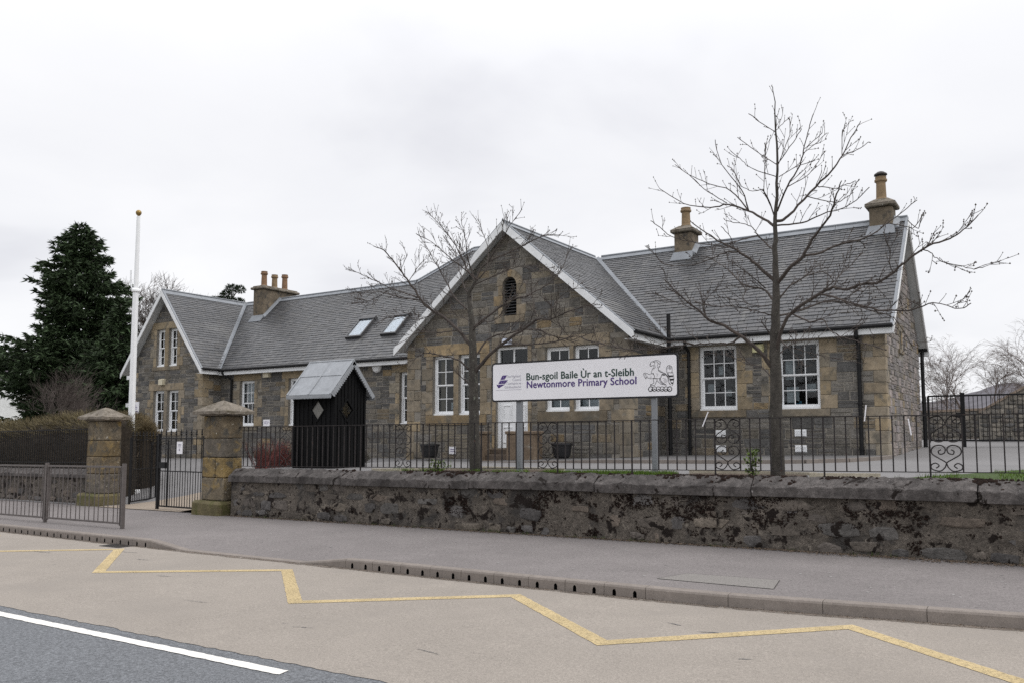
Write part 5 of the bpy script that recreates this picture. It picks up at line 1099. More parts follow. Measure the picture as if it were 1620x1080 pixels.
# fittings on the walls
def light_box(F, x, z, w_, h_, d, m, round_=False):
    u = x - F.o.x; mb = MB()
    if round_:
        V = []
        for dd, f in ((.0, 1), (d * .5, 1), (d * .85, .8), (d, .45)): V += [F.P(u + f * w_ / 2 * math.cos(2 * math.pi * k / 18), z + f * h_ / 2 * math.sin(2 * math.pi * k / 18), dd) for k in range(18)]
        mb.mesh(V, [(i * 18 + k, i * 18 + (k + 1) % 18, (i + 1) * 18 + (k + 1) % 18, (i + 1) * 18 + k) for i in range(3) for k in range(18)] + [tuple(range(54, 72))])
    else:
        F.box(mb, u - w_ / 2, u + w_ / 2, z - h_ / 2, z + h_ / 2, .0, d * .6); F.box(mb, u - w_ * .42, u + w_ * .42, z - h_ * .5, z + h_ * .38, d * .6, d)
    return mb.build('wall_light', m, SB)
light_box(FA, -31.75, 3.93, .34, .26, .16, MT['lamp']); light_box(FC, -26.2, 4.08, .40, .24, .14, MT['lamp']); light_box(FC, -20.35, 4.14, .42, .46, .14, MT['upvc'], True)
light_box(FD, -13.1, 4.33, .26, .2, .2, mat('floodlight_case', (.60, .64, .74), rough=.4, bump=())); light_box(FF, -6.55, 3.98, .3, .22, .16, mat('alarm_box', (.55, .52, .30), rough=.4, bump=()))
for x, z in ((-7.66, 1.69), (-7.66, 1.27), (-5.5, 1.70), (-5.5, 1.29)):
    u = x - FF.o.x; mb = MB(); FF.box(mb, u - .15, u + .15, z - .09, z + .09, 0, .03)
    for k in range(4): FF.box(mb, u - .12, u + .12, z - .07 + k * .038, z - .052 + k * .038, .03, .042)
    mb.build('wall_vent', MT['upvc'], SB)
# small lean-to roofs on the far left flank
mb = MB(); mb.box(-36.3, 23.2, .5, -34.1, 25.2, 3.1); mb.build('bay_wall', MT['mortar'], SB)
for z in (3.15, 4.45):
    mb = MB(); q = [(-36.6, 22.9), (-34.2, 22.9), (-34.2, 25.4), (-36.6, 25.4)]; mb.hexa([(a, b, z) for a, b in q] + [(-36.6, 22.9, z + .08), (-34.2, 22.9, z + .75), (-34.2, 25.4, z + .75), (-36.6, 25.4, z + .08)]); mb.build('bay_roof', MT['slate_dark'], SB)
    mb = MB(); mb.box(-36.65, 22.86, z - .16, -34.15, 22.9, z + .02); mb.box(-36.65, 22.9, z - .16, -36.61, 25.4, z + .02); mb.build('bay_fascia', MT['white'], SB)
mb = MB(); mb.box(-36.2, 23.4, 3.9, -34.1, 25.0, 4.4); mb.build('dormer_cheek', MT['mortar'], SB)
# plaques
def plaque(label, F, x0, x1, z0, z1, lines):
    mb = MB(); F.box(mb, x0 - F.o.x, x1 - F.o.x, z0, z1, .02, .045); p = tag(mb.build('wall_sign', MT['signwhite'], None, origin=F.P((x0 + x1) / 2 - F.o.x, z0, .03)), label, 'sign')
    mb = MB()
    for (a, b, c, d) in lines: F.box(mb, x0 - F.o.x + a * (x1 - x0), x0 - F.o.x + b * (x1 - x0), z0 + c * (z1 - z0), z0 + d * (z1 - z0), .045, .047)
    mb.build('print', MT['purple'], p)
plaque('white notice board on the left gable wall beside the flagpole', FA, -34.0, -33.4, 2.62, 3.12, [(.1, .5, .78, .86), (.1, .7, .62, .68), (.1, .8, .48, .54), (.1, .75, .36, .41), (.15, .9, .12, .2)])
plaque('small square white plaque low on the wall between the two left windows', FC, -26.38, -26.0, 2.02, 2.28, [(.15, .85, .6, .68), (.15, .7, .35, .42)])
plaque('small white plate near the ground beside the left plant tub', FD, -15.22, -14.98, 1.08, 1.30, [(.2, .8, .6, .68), (.2, .8, .35, .42)])
# ================================================================ black timber hut with a lead roof
HT = thing('timber_hut', 'small black boarded hut with grey lead roof and diamond windows behind the wall', 'hut', (-14.7, 14.5, .84))
MT['grey_pane'] = mat('plain_grey_pane', (.19, .185, .17), rough=.3, var=((5., .15),), bump=(), spec=.5)  # front diamond pane: opaque mid grey, the other panes are clear
hx0, hx1, hy0, hy1, hz = -15.38, -14.05, 14.0, 15.0, .80
def hut_wall(o, U, Nn, L, ztop, cu, cz, a, h):
    o = Vector((o[0], o[1], 0)); U = Vector(U); Nn = Vector(Nn); n = 9; rr = random.Random(int(cu * 100))
    P = lambda u, z, d=0.: o + U * u + Nn * d + Vector((0, 0, z))
    lowz = lambda u: cz - h * max(0, 1 - abs(u - cu) / a); hiz = lambda u: cz + h * max(0, 1 - abs(u - cu) / a)
    for i in range(n):
        u0, u1 = L * i / n + .002, L * (i + 1) / n - .002; us = sorted({u0, u1, *[u for u in (cu - a, cu, cu + a, L / 2) if u0 < u < u1]}); mb = MB(); d = rr.uniform(-.004, .004)
        def pris(pg):
            m = len(pg); mb.mesh([P(u, z, d) for u, z in pg] + [P(u, z, d - .022) for u, z in pg], [tuple(range(m)), tuple(range(2 * m - 1, m - 1, -1))] + [(k, m + k, m + (k + 1) % m, (k + 1) % m) for k in range(m)])
        if u1 <= cu - a or u0 >= cu + a: pris([(u0, hz), (u1, hz)] + [(u, ztop(u)) for u in us[::-1]])
        else: pris([(u0, hz), (u1, hz)] + [(u, lowz(u)) for u in us[::-1]]); pris([(u, hiz(u)) for u in us] + [(u, ztop(u)) for u in us[::-1]])
        mb.build('plank', MT['timber_black'], HT, origin=P((u0 + u1) / 2, hz))
    for i in range(1, n):
        u = L * i / n; mb = MB(); w_ = .014
        for (za, zb) in ([(hz, ztop(u))] if abs(u - cu) >= a + .03 else [(hz, lowz(u) - .03), (hiz(u) + .03, ztop(u))]):
            q = [(u - w_, .012), (u - w_, .004), (u + w_, .004), (u + w_, .012)]; mb.hexa([P(x, za, dd) for x, dd in q] + [P(x, zb - .01, dd) for x, dd in q]); mb.obox(P(u - w_, za, .003), U, Nn, (0, 0, 1), 2 * w_, .013, zb - za - .01)
        mb.build('batten', MT['timber_black'], HT, origin=P(u, hz))
    for u in (0, L): mb = MB(); mb.obox(P(u - .03, hz, -.03), U, Nn, (0, 0, 1), .06, .055, ztop(u) - hz); mb.build('corner_post', MT['timber_black'], HT)
    dm = [(cu - a, cz), (cu, cz - h), (cu + a, cz), (cu, cz + h)]; mb = MB()
    mb.poly([P(u, z, -.012) for u, z in dm]); wn = mb.build('diamond_window', MT['grey_pane'] if Nn.y < -.5 else MT['glass_clear'], HT, origin=P(cu, cz))
    mb = MB()
    for p, q in zip(dm, dm[1:] + dm[:1]):
        e = lambda v, k: (cu + (v[0] - cu) * k, cz + (v[1] - cz) * k)
        A = [e(p, .96), e(q, .96), e(q, 1.16), e(p, 1.16)]; mb.hexa([P(u, z, -.02) for u, z in A] + [P(u, z, .022) for u, z in A])
    mb.build('window_trim', MT['timber_black'], wn)
hm = (hy0 + hy1) / 2; zr = 3.40; ze = 2.62; sl_ = (zr - ze) / .68
gt = lambda u: zr - .04 - sl_ * abs(u - .5)
hut_wall((hx0, hy0), (1, 0, 0), (0, -1, 0), hx1 - hx0, lambda u: gt(0) - .0, .78, 2.23, .215, .245); hut_wall((hx1, hy0), (0, 1, 0), (1, 0, 0), 1.0, gt, .40, 2.23, .215, .245)
hut_wall((hx1, hy1), (-1, 0, 0), (0, 1, 0), hx1 - hx0, lambda u: gt(0), .60, 2.23, .3, .34); hut_wall((hx0, hy1), (0, -1, 0), (-1, 0, 0), 1.0, gt, .32, 2.28, .3, .34)
zinc = mat('hut_lead_sheet', (.29, .305, .325), rough=.55, var=((2.5, .14), (12., .1)), bump=((7., .3), (50., .15)), spec=.5, metal=.15, stain=(((.40, .41, .42), 3.0, .60, .75, .4),))
x0, x1 = hx0 - .06, hx1 + .12
for sg in (-1, 1):
    S = Vector((0, sg * .68, ze - zr)).normalized(); SLn = math.hypot(.68, ze - zr) + .06; Nn = Vector((0, sg * (zr - ze), .68)).normalized(); o = Vector((0, hm, zr)); rr = random.Random(5 + sg)
    for i in range(2):
        for j in range(2):
            a, b = x0 + (x1 - x0) * j / 2 + .004, x0 + (x1 - x0) * (j + 1) / 2 - .004; s0, s1 = SLn * (.0 if i == 0 else .42), SLn * (.44 if i == 0 else 1); off = .012 if i == 0 else 0
            mb = MB(); nu, ns_ = 6, 6
            for q in range(ns_ + 1):
                for p in range(nu + 1): u = a + (b - a) * p / nu; s = s0 + (s1 - s0) * q / ns_; mb.v.append(tuple(o + S * s + Nn * (off + .02 + .006 * nz(u * 4, s * 4, sg)) + Vector((u, 0, 0))))
            for q in range(ns_):
                for p in range(nu): k = q * (nu + 1) + p; mb.f.append((k, k + 1, k + nu + 2, k + nu + 1)); mb.c.append(None); mb.m.append(0)
            q = [o + S * s + Nn * off + Vector((u, 0, 0)) for u, s in ((a, s0), (b, s0), (b, s1), (a, s1))]; mb.poly(q)
            mb.poly([o + S * s1 + Nn * (off + nn_) + Vector((u, 0, 0)) for u, nn_ in ((a, 0), (b, 0), (b, .02), (a, .02))])
            mb.build('lead_sheet', zinc, HT, smooth=False)
    for u in (x0 + .03, (x0 + x1) / 2, x1 - .03): mb = MB(); mb.tube([o + Vector((u, 0, 0)) + Nn * .03, o + Vector((u, 0, 0)) + Nn * .03 + S * SLn], .018, 6); mb.build('lead_roll', zinc, HT)
    mb = MB(); ns = 16                                  # scalloped edge along the eave
    e0 = o + S * SLn + Nn * .012
    for k in range(ns * 2):
        a, b = x0 + (x1 - x0) * k / ns / 2, x0 + (x1 - x0) * (k + 1) / ns / 2; c = (a + b) / 2; r_ = (b - a) / 2
        pts = [(a, -.04), (b, -.04)] + [(c + r_ * math.cos(t), -.055 - r_ * 1.2 * math.sin(t)) for t in rng(0, math.pi, 4)][::1]
        pts = [(a, 0), (a, -.055)] + [(c - r_ * math.cos(t), -.055 - r_ * 1.7 * math.sin(t)) for t in rng(0, math.pi, 4)][1:-1] + [(b, -.055), (b, 0)]
        m = len(pts); mb.mesh([Vector((u, e0.y + sg * .012, e0.z + z)) for u, z in pts] + [Vector((u, e0.y + sg * .004, e0.z + z)) for u, z in pts], [tuple(range(m)), tuple(range(2 * m - 1, m - 1, -1))] + [(k2, m + k2, m + (k2 + 1) % m, (k2 + 1) % m) for k2 in range(m)])
    mb.build('scalloped_edge', zinc, HT)
    for xe, sx_ in ((x1, 1), (x0, -1)):
        mb = MB()
        for k in range(ns):
            t0, t1 = SLn * k / ns, SLn * (k + 1) / ns; c = (t0 + t1) / 2; r_ = (t1 - t0) / 2
            pts = [(t0, .02), (t0, -.04)] + [(c - r_ * math.cos(t), -.045 - r_ * 1.6 * math.sin(t)) for t in rng(0, math.pi, 4)][1:-1] + [(t1, -.04), (t1, .02)]
            m = len(pts); f = lambda s, n_, d: o + S * s + Nn * n_ + Vector((xe + sx_ * d, 0, 0))
            mb.mesh([f(s, n_, .012) for s, n_ in pts] + [f(s, n_, .004) for s, n_ in pts], [tuple(range(m)), tuple(range(2 * m - 1, m - 1, -1))] + [(k2, m + k2, m + (k2 + 1) % m, (k2 + 1) % m) for k2 in range(m)])
        mb.build('scalloped_edge', zinc, HT)
mb = MB(); mb.tube([(x0, hm, zr + .035), (x1, hm, zr + .035)], .028, 8); mb.build('ridge_roll', zinc, HT)

# ================================================================ school sign
SG = thing('school_sign', 'long white school name board with black edge on two grey posts', 'sign', (-7.13, 13.2, .95))
def rrect(w_, h_, r_): return [(sx_ * (w_ / 2 - r_) + r_ * math.cos(a0 + a), sz * (h_ / 2 - r_) + r_ * math.sin(a0 + a)) for sx_, sz, a0 in ((1, 1, 0), (-1, 1, math.pi / 2), (-1, -1, math.pi), (1, -1, math.pi * 1.5)) for a in rng(0, math.pi / 2, 6)]
def plate(name, w_, h_, r_, ya, yb, m):
    mb = MB(); pg = rrect(w_, h_, r_)[::-1]; n = len(pg); mb.mesh([(-7.13 + x, ya, 2.64 + z) for x, z in pg] + [(-7.13 + x, yb, 2.64 + z) for x, z in pg], [tuple(range(n))[::-1], tuple(range(n, 2 * n))] + [(k, (k + 1) % n, n + (k + 1) % n, n + k) for k in range(n)]); return mb.build(name, m, SG)
plate('border', 3.82, .755, .07, 13.2, 13.225, MT['ink']); plate('board', 3.755, .69, .045, 13.196, 13.2005, MT['signwhite'])
for x, w_ in ((-8.455, .105), (-5.70, .088)):
    mb = MB(); mb.bbox(x - w_ / 2, 13.235, .6, x + w_ / 2, 13.235 + w_, 2.9, .012); mb.build('post', MT['post'], SG, origin=(x, 13.29, .95))
    for z in (2.4, 2.85): mb = MB(); mb.box(x - .12, 13.226, z, x + .12, 13.236, z + .04); mb.build('bracket', MT['post'], SG)
def text(body, x, z, width, m, y=13.194, bold=.0, height=None, right=False, space=1.0, heavy=0.):
    c = bpy.data.curves.new('lettering', 'FONT'); c.body = body; c.size = 1; c.offset = bold; c.space_character = space; c.materials.append(m); c.resolution_u = 3; c.align_x = 'RIGHT' if right else 'LEFT'
    o = bpy.data.objects.new('lettering', c); COL.objects.link(o); bpy.context.view_layer.update(); d = o.dimensions.x; k = width / d; ky = k if height is None else height
    dg = bpy.context.evaluated_depsgraph_get(); me = bpy.data.meshes.new_from_object(o.evaluated_get(dg)); bpy.data.objects.remove(o); bpy.data.curves.remove(c)
    for v in me.vertices: v.co = (v.co.x * k, 0, v.co.y * ky)
    if heavy:                                       # bold lettering: the same outline laid down again a hair to each side
        V = [tuple(v.co) for v in me.vertices]; Fc = [tuple(p.vertices) for p in me.polygons]; V2, F2 = [], []
        for q, (dx, dz) in enumerate(((-heavy, 0), (heavy, 0), (0, heavy * .7), (0, -heavy * .7))): F2 += [tuple(i + len(V2) for i in f) for f in Fc]; V2 += [(a + dx, -.0003 * q, c_ + dz) for a, b_, c_ in V]
        me = bpy.data.meshes.new('lettering'); me.from_pydata(V2, [], F2)
    if not me.materials: me.materials.append(m)
    me.name = 'lettering'; return link('lettering', me, SG, 'stuff', Vector((x, y, z)))
bx, bz = -7.13, 2.64
text('Bun-sgoil Baile \u00d9r an t-Sleibh', bx - 1.125, bz + .022, 2.20, MT['green'], height=.19, heavy=.0055, space=1.03)
text('Newtonmore Primary School', bx - 1.118, bz - .128, 2.24, MT['purple'], height=.187, heavy=.005, space=1.03)
for s, z, w_ in (('The Highland', .085, .33), ('Council', .018, .19), ('Comhairle na', -.05, .33), ('G\u00e0idhealtachd', -.118, .37)): text(s, bx - 1.235, bz + z, w_, MT['greyink'], height=.068, right=True)
mb = MB(); mb.box(bx - 1.81, 13.193, bz - .15, bx - 1.23, 13.196, bz - .145); mb.build('logo_rule', MT['greyink'], SG)
# purple faceted logo: slanted triangles with white joints
def tri(mb, pts, k=.90):
    cx = sum(p[0] for p in pts) / 3; cz = sum(p[1] for p in pts) / 3; q = [(cx + (p[0] - cx) * k, cz + (p[1] - cz) * k) for p in pts]
    n = 3; mb.mesh([(bx + p[0], 13.1925, bz + p[1]) for p in q] + [(bx + p[0], 13.196, bz + p[1]) for p in q], [(2, 1, 0), (0, 1, 4, 3), (1, 2, 5, 4), (2, 0, 3, 5)])
A = lambda x, y: (-1.80 + x * .27, -.115 + y * .25)
lg = thing  # placeholder name keeps the helper in scope
mb = MB()
for t in ([(.52, 1), (.92, 1), (.72, .66)], [(.52, 1), (.72, .66), (.34, .66)], [(.34, .62), (.72, .62), (.53, .34)], [(.34, .62), (.53, .34), (.14, .34)], [(.72, .62), (1.0, .62), (.76, .34)], [(.72, .62), (.76, .34), (.53, .34)], [(.14, .30), (.42, .30), (.2, 0)], [(.14, .30), (.2, 0), (0, .30)], [(.42, .30), (.76, .30), (.42, .12)], [(.42, .30), (.42, .12), (.2, 0)]):
    tri(mb, [A(*p) for p in t])
mb.build('logo', MT['purple'], SG)
mb = MB()
for wd, co in CREST:
    pts = [(co[i] / 1000, co[i + 1] / 1000) for i in range(0, len(co), 2)]
    if len(pts) > 2: pts = [(p[0], p[1]) for p in catmull(pts, 3)]
    h = wd * .0012
    for i in range(len(pts) - 1):
        a, b = Vector(pts[i]), Vector(pts[i + 1]); d = b - a
        if d.length < 1e-6: continue
        d.normalize(); n = Vector((-d.y, d.x)) * h; a2, b2 = a - d * h * .5, b + d * h * .5
        q = [(a2 - n), (b2 - n), (b2 + n), (a2 + n)]; y = 13.1935 - .00002 * (i % 7); mb.poly([(bx + p.x, y, bz + p.y) for p in q])
mb.build('crest', MT['ink'], SG)

# ================================================================ trees
def rot_about(v, ax, a):
    from mathutils import Matrix
    return Matrix.Rotation(a, 3, ax) @ v
def twigs(mb, P, rads, rr, dens, lmax, buds, level=0, up=.42):
    """side shoots with buds along a limb"""
    seg = [(P[i + 1] - P[i]).length for i in range(len(P) - 1)]; tot = sum(seg)
    if tot < .08: return
    s = tot * (.18 if level == 0 else .3); side = rr.choice((-1, 1))
    while s < tot:
        q = s; i = 0
        while i < len(seg) - 1 and q > seg[i]: q -= seg[i]; i += 1
        f = q / max(seg[i], 1e-6); p = P[i].lerp(P[i + 1], min(1, f)); d = (P[i + 1] - P[i]).normalized(); r0 = min(.0068, (rads[i] * (1 - f) + rads[i + 1] * f) * .55)
        ax = d.cross(Vector((rr.gauss(0, 1), rr.gauss(0, 1), rr.gauss(0, 1)))).normalized(); nd = rot_about(d, ax, R(rr.uniform(24, 50)) * side); side = -side
        nd = (nd + Vector((0, 0, up * rr.uniform(.2, 1)))).normalized(); L = lmax * rr.uniform(.3, 1) * (1 - .45 * s / tot) if level == 0 else lmax * rr.uniform(.4, 1)
        pts = [p]; v = nd.copy(); n = 3
        for k in range(n):
            v = (v + Vector((rr.gauss(0, .09), rr.gauss(0, .09), rr.gauss(.03, .08)))).normalized(); pts.append(pts[-1] + v * L / n)
        rl = [max(r0, .0046), max(r0 * .85, .0042), max(r0 * .7, .0038), .0028]; mb.tube(pts, rl, 3, None, 0, False)
        if buds:
            for b in [pts[-1]] + ([pts[2]] if rr.random() < .5 else []):
                e = .0085 * rr.uniform(.7, 1.6); mb.mesh([b + Vector(o_) * e for o_ in ((1, 0, 0), (0, 1, 0), (-1, 0, 0), (0, -1, 0), (0, 0, 1.6), (0, 0, -1))], [(0, 1, 4), (1, 2, 4), (2, 3, 4), (3, 0, 4), (1, 0, 5), (2, 1, 5), (3, 2, 5), (0, 3, 5)])
        if level == 0 and L > .25: twigs(mb, pts, rl, rr, dens * 1.1, L * .5, buds, 1, up)
        s += rr.uniform(.6, 1.5) / dens
def traced_tree(data, label, seed, loc, group, dens=8.5, lmax=.62, fat=1.):
    rr = random.Random(seed); t = thing('young_tree', label, 'tree', loc, group); cr_ = MB()
    for k, (rads, co) in enumerate(data):
        P = [Vector((co[i] / 100, co[i + 1] / 100, co[i + 2] / 100)) for i in range(0, len(co), 3)]; rads = [r_ / 1000 for r_ in rads]; kk = (.62 if len(rads) > 12 and k else fat); rads = [max(r_ * (1 if k == 0 else kk), .0062) for r_ in rads]
        P = [Vector(p) for p in catmull([tuple(p) for p in P], 4)]; n = len(P); m = len(rads); R2 = []
        for i in range(n): x = i / (n - 1) * (m - 1); j = min(int(x), m - 2); R2.append(rads[j] + (rads[j + 1] - rads[j]) * (x - j))
        if k == 0:
            for i in range(1, n - 1): P[i] += Vector((rr.gauss(0, .006), rr.gauss(0, .006), 0))
            mb = MB(); mb.tube(P, [r_ * (1 + .07 * nz(i * .9, seed)) for i, r_ in enumerate(R2)], 12); mb.build('trunk', MT['bark'], t, smooth=True)
            j = int(n * .62); twigs(cr_, P[j:], R2[j:], rr, dens * .5, lmax * .7, True)
        else:
            for i in range(1, n): P[i] += Vector((rr.gauss(0, .005), rr.gauss(0, .005), rr.gauss(0, .005))) * min(1, i / 3)
            cr_.tube(P, R2, 6 if rads[0] > .014 else 4, None, 0, False); hi = sum(p.z for p in P) / n > 4.5 and seed == 31; twigs(cr_, P, R2, rr, dens * (.8 if hi else 1.35), lmax * (.85 if hi else 1), True)
    cr_.build('crown', MT['twig'], t); return t
traced_tree(TREE_TALL, 'tall bare young tree in front of the right wing beside the sign', 31, (-3.64, 13.3, .96), 'bare young trees behind the wall', 8.0, .58)
traced_tree(TREE_WIDE, 'shorter bare tree in bud standing before the entrance gable', 32, (-9.49, 13.3, .9), 'bare young trees behind the wall', 9.0, .58, 1.2)
RMIN = [.0]
def grow(mb, p, d, L, r_, lv, rr, up, drp, spread, kids, n=4):
    r_ = max(r_, RMIN[0])
    pts = [p]; v = d.copy(); m = 4
    for k in range(m):
        v = (v + Vector((rr.gauss(0, .12), rr.gauss(0, .12), rr.gauss(0, .08) + up * .1 - drp * (.5 if lv <= 1 else .0)))).normalized(); pts.append(pts[-1] + v * L / m)
    rl = [r_ * (1 - .5 * k / m) for k in range(m + 1)]; mb.tube(pts, rl, n if r_ > .03 else 3, None, 0, False)
    if lv == 0: return
    for k in range(kids):
        f = rr.uniform(.35, 1.0) if k else 1.0; i = min(m - 1, int(f * m)); q = pts[i].lerp(pts[i + 1], f * m - i); dd = (pts[i + 1] - pts[i]).normalized(); ax = dd.cross(Vector((rr.gauss(0, 1), rr.gauss(0, 1), rr.gauss(0, 1)))).normalized()
        grow(mb, q, rot_about(dd, ax, R(rr.uniform(.4, 1) * spread)), L * rr.uniform(.58, .82), r_ * rr.uniform(.42, .6), lv - 1, rr, up, drp, spread, kids, n)
def bare_tree(name, label, x, y, zb, h, r_, lv, seed, m, up=.3, drp=0., spread=42, kids=4, group=None, stems=1, tf=.35):
    rr = random.Random(seed); t = thing(name, label, 'tree' if 'shrub' not in name else 'shrub', (x, y, zb), group); mb = MB(); cr_ = MB()
    for s in range(stems):
        b = Vector((x + (rr.uniform(-.3, .3) if stems > 1 else 0), y + (rr.uniform(-.3, .3) if stems > 1 else 0), zb)); lean = Vector((rr.gauss(0, .05 if stems == 1 else .3), rr.gauss(0, .05 if stems == 1 else .3), 1)).normalized(); top = b + lean * h * tf
        mb.tube([b, b.lerp(top, .5) + Vector((rr.gauss(0, .04), rr.gauss(0, .04), 0)), top], [r_, r_ * .85, r_ * .7], 7)
        for k in range(kids + 1):
            f = rr.uniform(.6, 1) if k else 1; ax = Vector((rr.gauss(0, 1), rr.gauss(0, 1), 0)).normalized(); grow(cr_, b.lerp(top, f), rot_about(lean, ax, R(rr.uniform(12, spread) if k else 5)), h * (.36 if k == 0 else .30), r_ * (.65 if k == 0 else .42), lv, rr, up, drp, spread, kids, 4)
    mb.build('trunk', m, t, smooth=True); cr_.build('crown', m, t); return t
MT['far_twig'] = mat('distant_bare_twigs', (.085, .068, .060), bump=(), var=((.8, .25),)); MT['birch'] = mat('birch_twigs', (.15, .118, .108), bump=(), var=((.8, .2),))
RMIN[0] = .016
bare_tree('bare_tree', 'large bare tree showing above the left gable roof', -66, 45.5, 1, 12.6, .26, 5, 5, MT['far_twig'], .35, 0, 46, 4)
bare_tree('bare_tree', 'lower bare tree between the dark conifer and the left gable', -62, 38, 1, 6.5, .16, 5, 8, MT['far_twig'], .4, 0, 48, 4)
RMIN[0] = .006
bare_tree('bare_shrub', 'twiggy bare shrub at the far left in front of the conifer', -39.5, 21, .9, 3.9, .04, 3, 9, MT['far_twig'], .3, 0, 38, 4, None, 5, .3)
bare_tree('bare_shrub', 'low tangled bare shrub behind the hedge by the gate pier', -34.5, 19.5, .7, 2.4, .03, 3, 12, MT['far_twig'], .3, 0, 45, 4, None, 5, .25)
RMIN[0] = .007
bare_tree('birch_tree', 'slim bare birch nearest the school end wall beyond the yard gate', -6.45, 70, 1.2, 5.9, .08, 4, 3, MT['birch'], .25, .25, 28, 4, 'birches beyond the yard', 1, .55)
bare_tree('birch_tree', 'broad bare birch with forked stem in the middle beyond the yard gate', -4.05, 70, 1.2, 5.7, .09, 4, 14, MT['birch'], .3, .3, 38, 4, 'birches beyond the yard', 2, .45)
bare_tree('birch_tree', 'bare birch cut off by the right edge of the view', -.3, 70, 1.2, 6.6, .09, 4, 17, MT['birch'], .3, .3, 38, 4, 'birches beyond the yard', 1, .5)
# conifers
def needle_clump(mb, p, d, L, rr, col, n=7, wd=.05):
    for k in range(n):
        v = (d + Vector((rr.gauss(0, .45), rr.gauss(0, .45), rr.gauss(-.05, .35)))).normalized(); s = v.cross(Vector((rr.gauss(0, 1), rr.gauss(0, 1), rr.gauss(0, 1)))).normalized() * wd * rr.uniform(.6, 1.3); e = p + v * L * rr.uniform(.6, 1.2); m = p.lerp(e, .4)
        mb.mesh([p, m + s, e, m - s], [(0, 1, 2, 3)], tuple(Vector(col) * rr.uniform(.45, 1.9)))
def spruce(label, x, y, zb, h, prof, seed, col):
    rr = random.Random(seed); t = thing('conifer_tree', label, 'tree', (x, y, zb)); mb = MB(); mb.tube([(x, y, zb), (x, y, zb + h * .5), (x, y, zb + h * .98)], [.34, .2, .02], 8); mb.build('trunk', MT['bark'], t, smooth=True)
    cr_ = MB(); br = MB(); z = .8
    while z < h:
        Rm = lerp_pts(prof, z / h); nb = 4 + int(Rm * 1.5); a0 = rr.uniform(0, 6.3)
        for k in range(nb):
            a = a0 + 6.283 * k / nb + rr.uniform(-.25, .25); L = Rm * rr.uniform(.62, 1.08) * (1 + .16 * nz(math.cos(a) * 1.5, math.sin(a) * 1.5, z * .45) * 2); dr = rr.uniform(.12, .3); o = Vector((x, y, zb + z)); out_ = Vector((math.cos(a), math.sin(a), 0)); pts = []
            for f in rng(0, 1, 5): pts.append(o + out_ * L * f + Vector((0, 0, -dr * L * f + .20 * L * f * f * f + rr.gauss(0, .03))))
            br.tube(pts, [.03 * (1 - .8 * i / 5) + .004 for i in range(6)], 3, None, 0, False)
            m = max(4, int(L / .115))
            for i in range(m):
                f = (.22 if z / h < .8 else .05) + (1 - .2) * (i + rr.random()) / m; f = min(f, 1.); j = min(4, int(f * 5)); p = pts[j].lerp(pts[j + 1], f * 5 - j); sd_ = out_.cross(Vector((0, 0, 1)))
                wdt = L * .30 * (1.1 - f * .7); q = p + sd_ * rr.uniform(-wdt, wdt) + Vector((0, 0, rr.uniform(-.16, .06)))
                needle_clump(cr_, q, (out_ * .8 + sd_ * rr.uniform(-.6, .6) + Vector((0, 0, rr.uniform(-.35, .15)))).normalized(), .46, rr, col, 8, .055)
        z += rr.uniform(.22, .34)
    br.build('branches', MT['bark'], t); cr_.build('crown', MT['foliage'], t)
spruce('tall dark green conifer at the far left behind the hedge', -55.7, 31, .6, 15.7, [(0, 3.4), (.12, 3.9), (.25, 4.5), (.38, 5.0), (.46, 4.5), (.53, 3.3), (.6, 3.0), (.69, 3.3), (.8, 2.5), (.88, 2.0), (.95, 1.3), (1, .5)], 3, (.028, .046, .019))
spruce('smaller dark conifer filling the gap between tall conifer and flagpole', -49.8, 30.5, .6, 9.6, [(0, 2.6), (.3, 2.7), (.6, 2.0), (.85, 1.0), (1, .2)], 4, (.028, .046, .019))
def pine(label, x, y, zb, h, clumps, seed):
    rr = random.Random(seed); t = thing('pine_tree', label, 'tree', (x, y, zb)); mb = MB(); mb.tube([(x, y, zb), (x + .2, y, zb + h * .5), (x, y, zb + h * .93)], [.3, .22, .08], 8); mb.build('trunk', MT['bark'], t, smooth=True); cr_ = MB(); br = MB()
    for (dx, dy, dz, rx, rz) in clumps:
        c = Vector((x + dx, y + dy, zb + h + dz)); s = Vector((x, y, zb + h + dz - .8)); br.tube([s, s.lerp(c, .5) + Vector((0, 0, .1)), c], [.07, .05, .02], 4)
        for i in range(int(260 * rx)):
            v = Vector((rr.gauss(0, 1), rr.gauss(0, 1), rr.gauss(0, 1))).normalized(); p = c + Vector((v.x * rx, v.y * rx, v.z * rz)) * rr.random() ** .4; needle_clump(cr_, p, (v + Vector((0, 0, .4))).normalized(), .24, rr, (.020, .032, .016), 5, .025)
    br.build('branches', MT['bark'], t); cr_.build('crown', MT['foliage'], t)
pine('dark pine top peeping over the roof left of the triple pot chimney', -57.4, 45, 1, 13.0, [(0, 0, 0, .5, .28), (.65, .3, -.1, .42, .25), (-.35, -.2, -.5, .5, .25), (-1.5, .2, -.75, .6, .14), (-2.4, 0, -.7, .5, .12), (.3, .2, -1.1, .7, .25)], 4)
pine('small pine top just showing over the ridge behind the wide bare tree', -30.2, 38, 1, 9.95, [(0, 0, 0, .3, .2), (.45, .1, -.15, .25, .15)], 5)
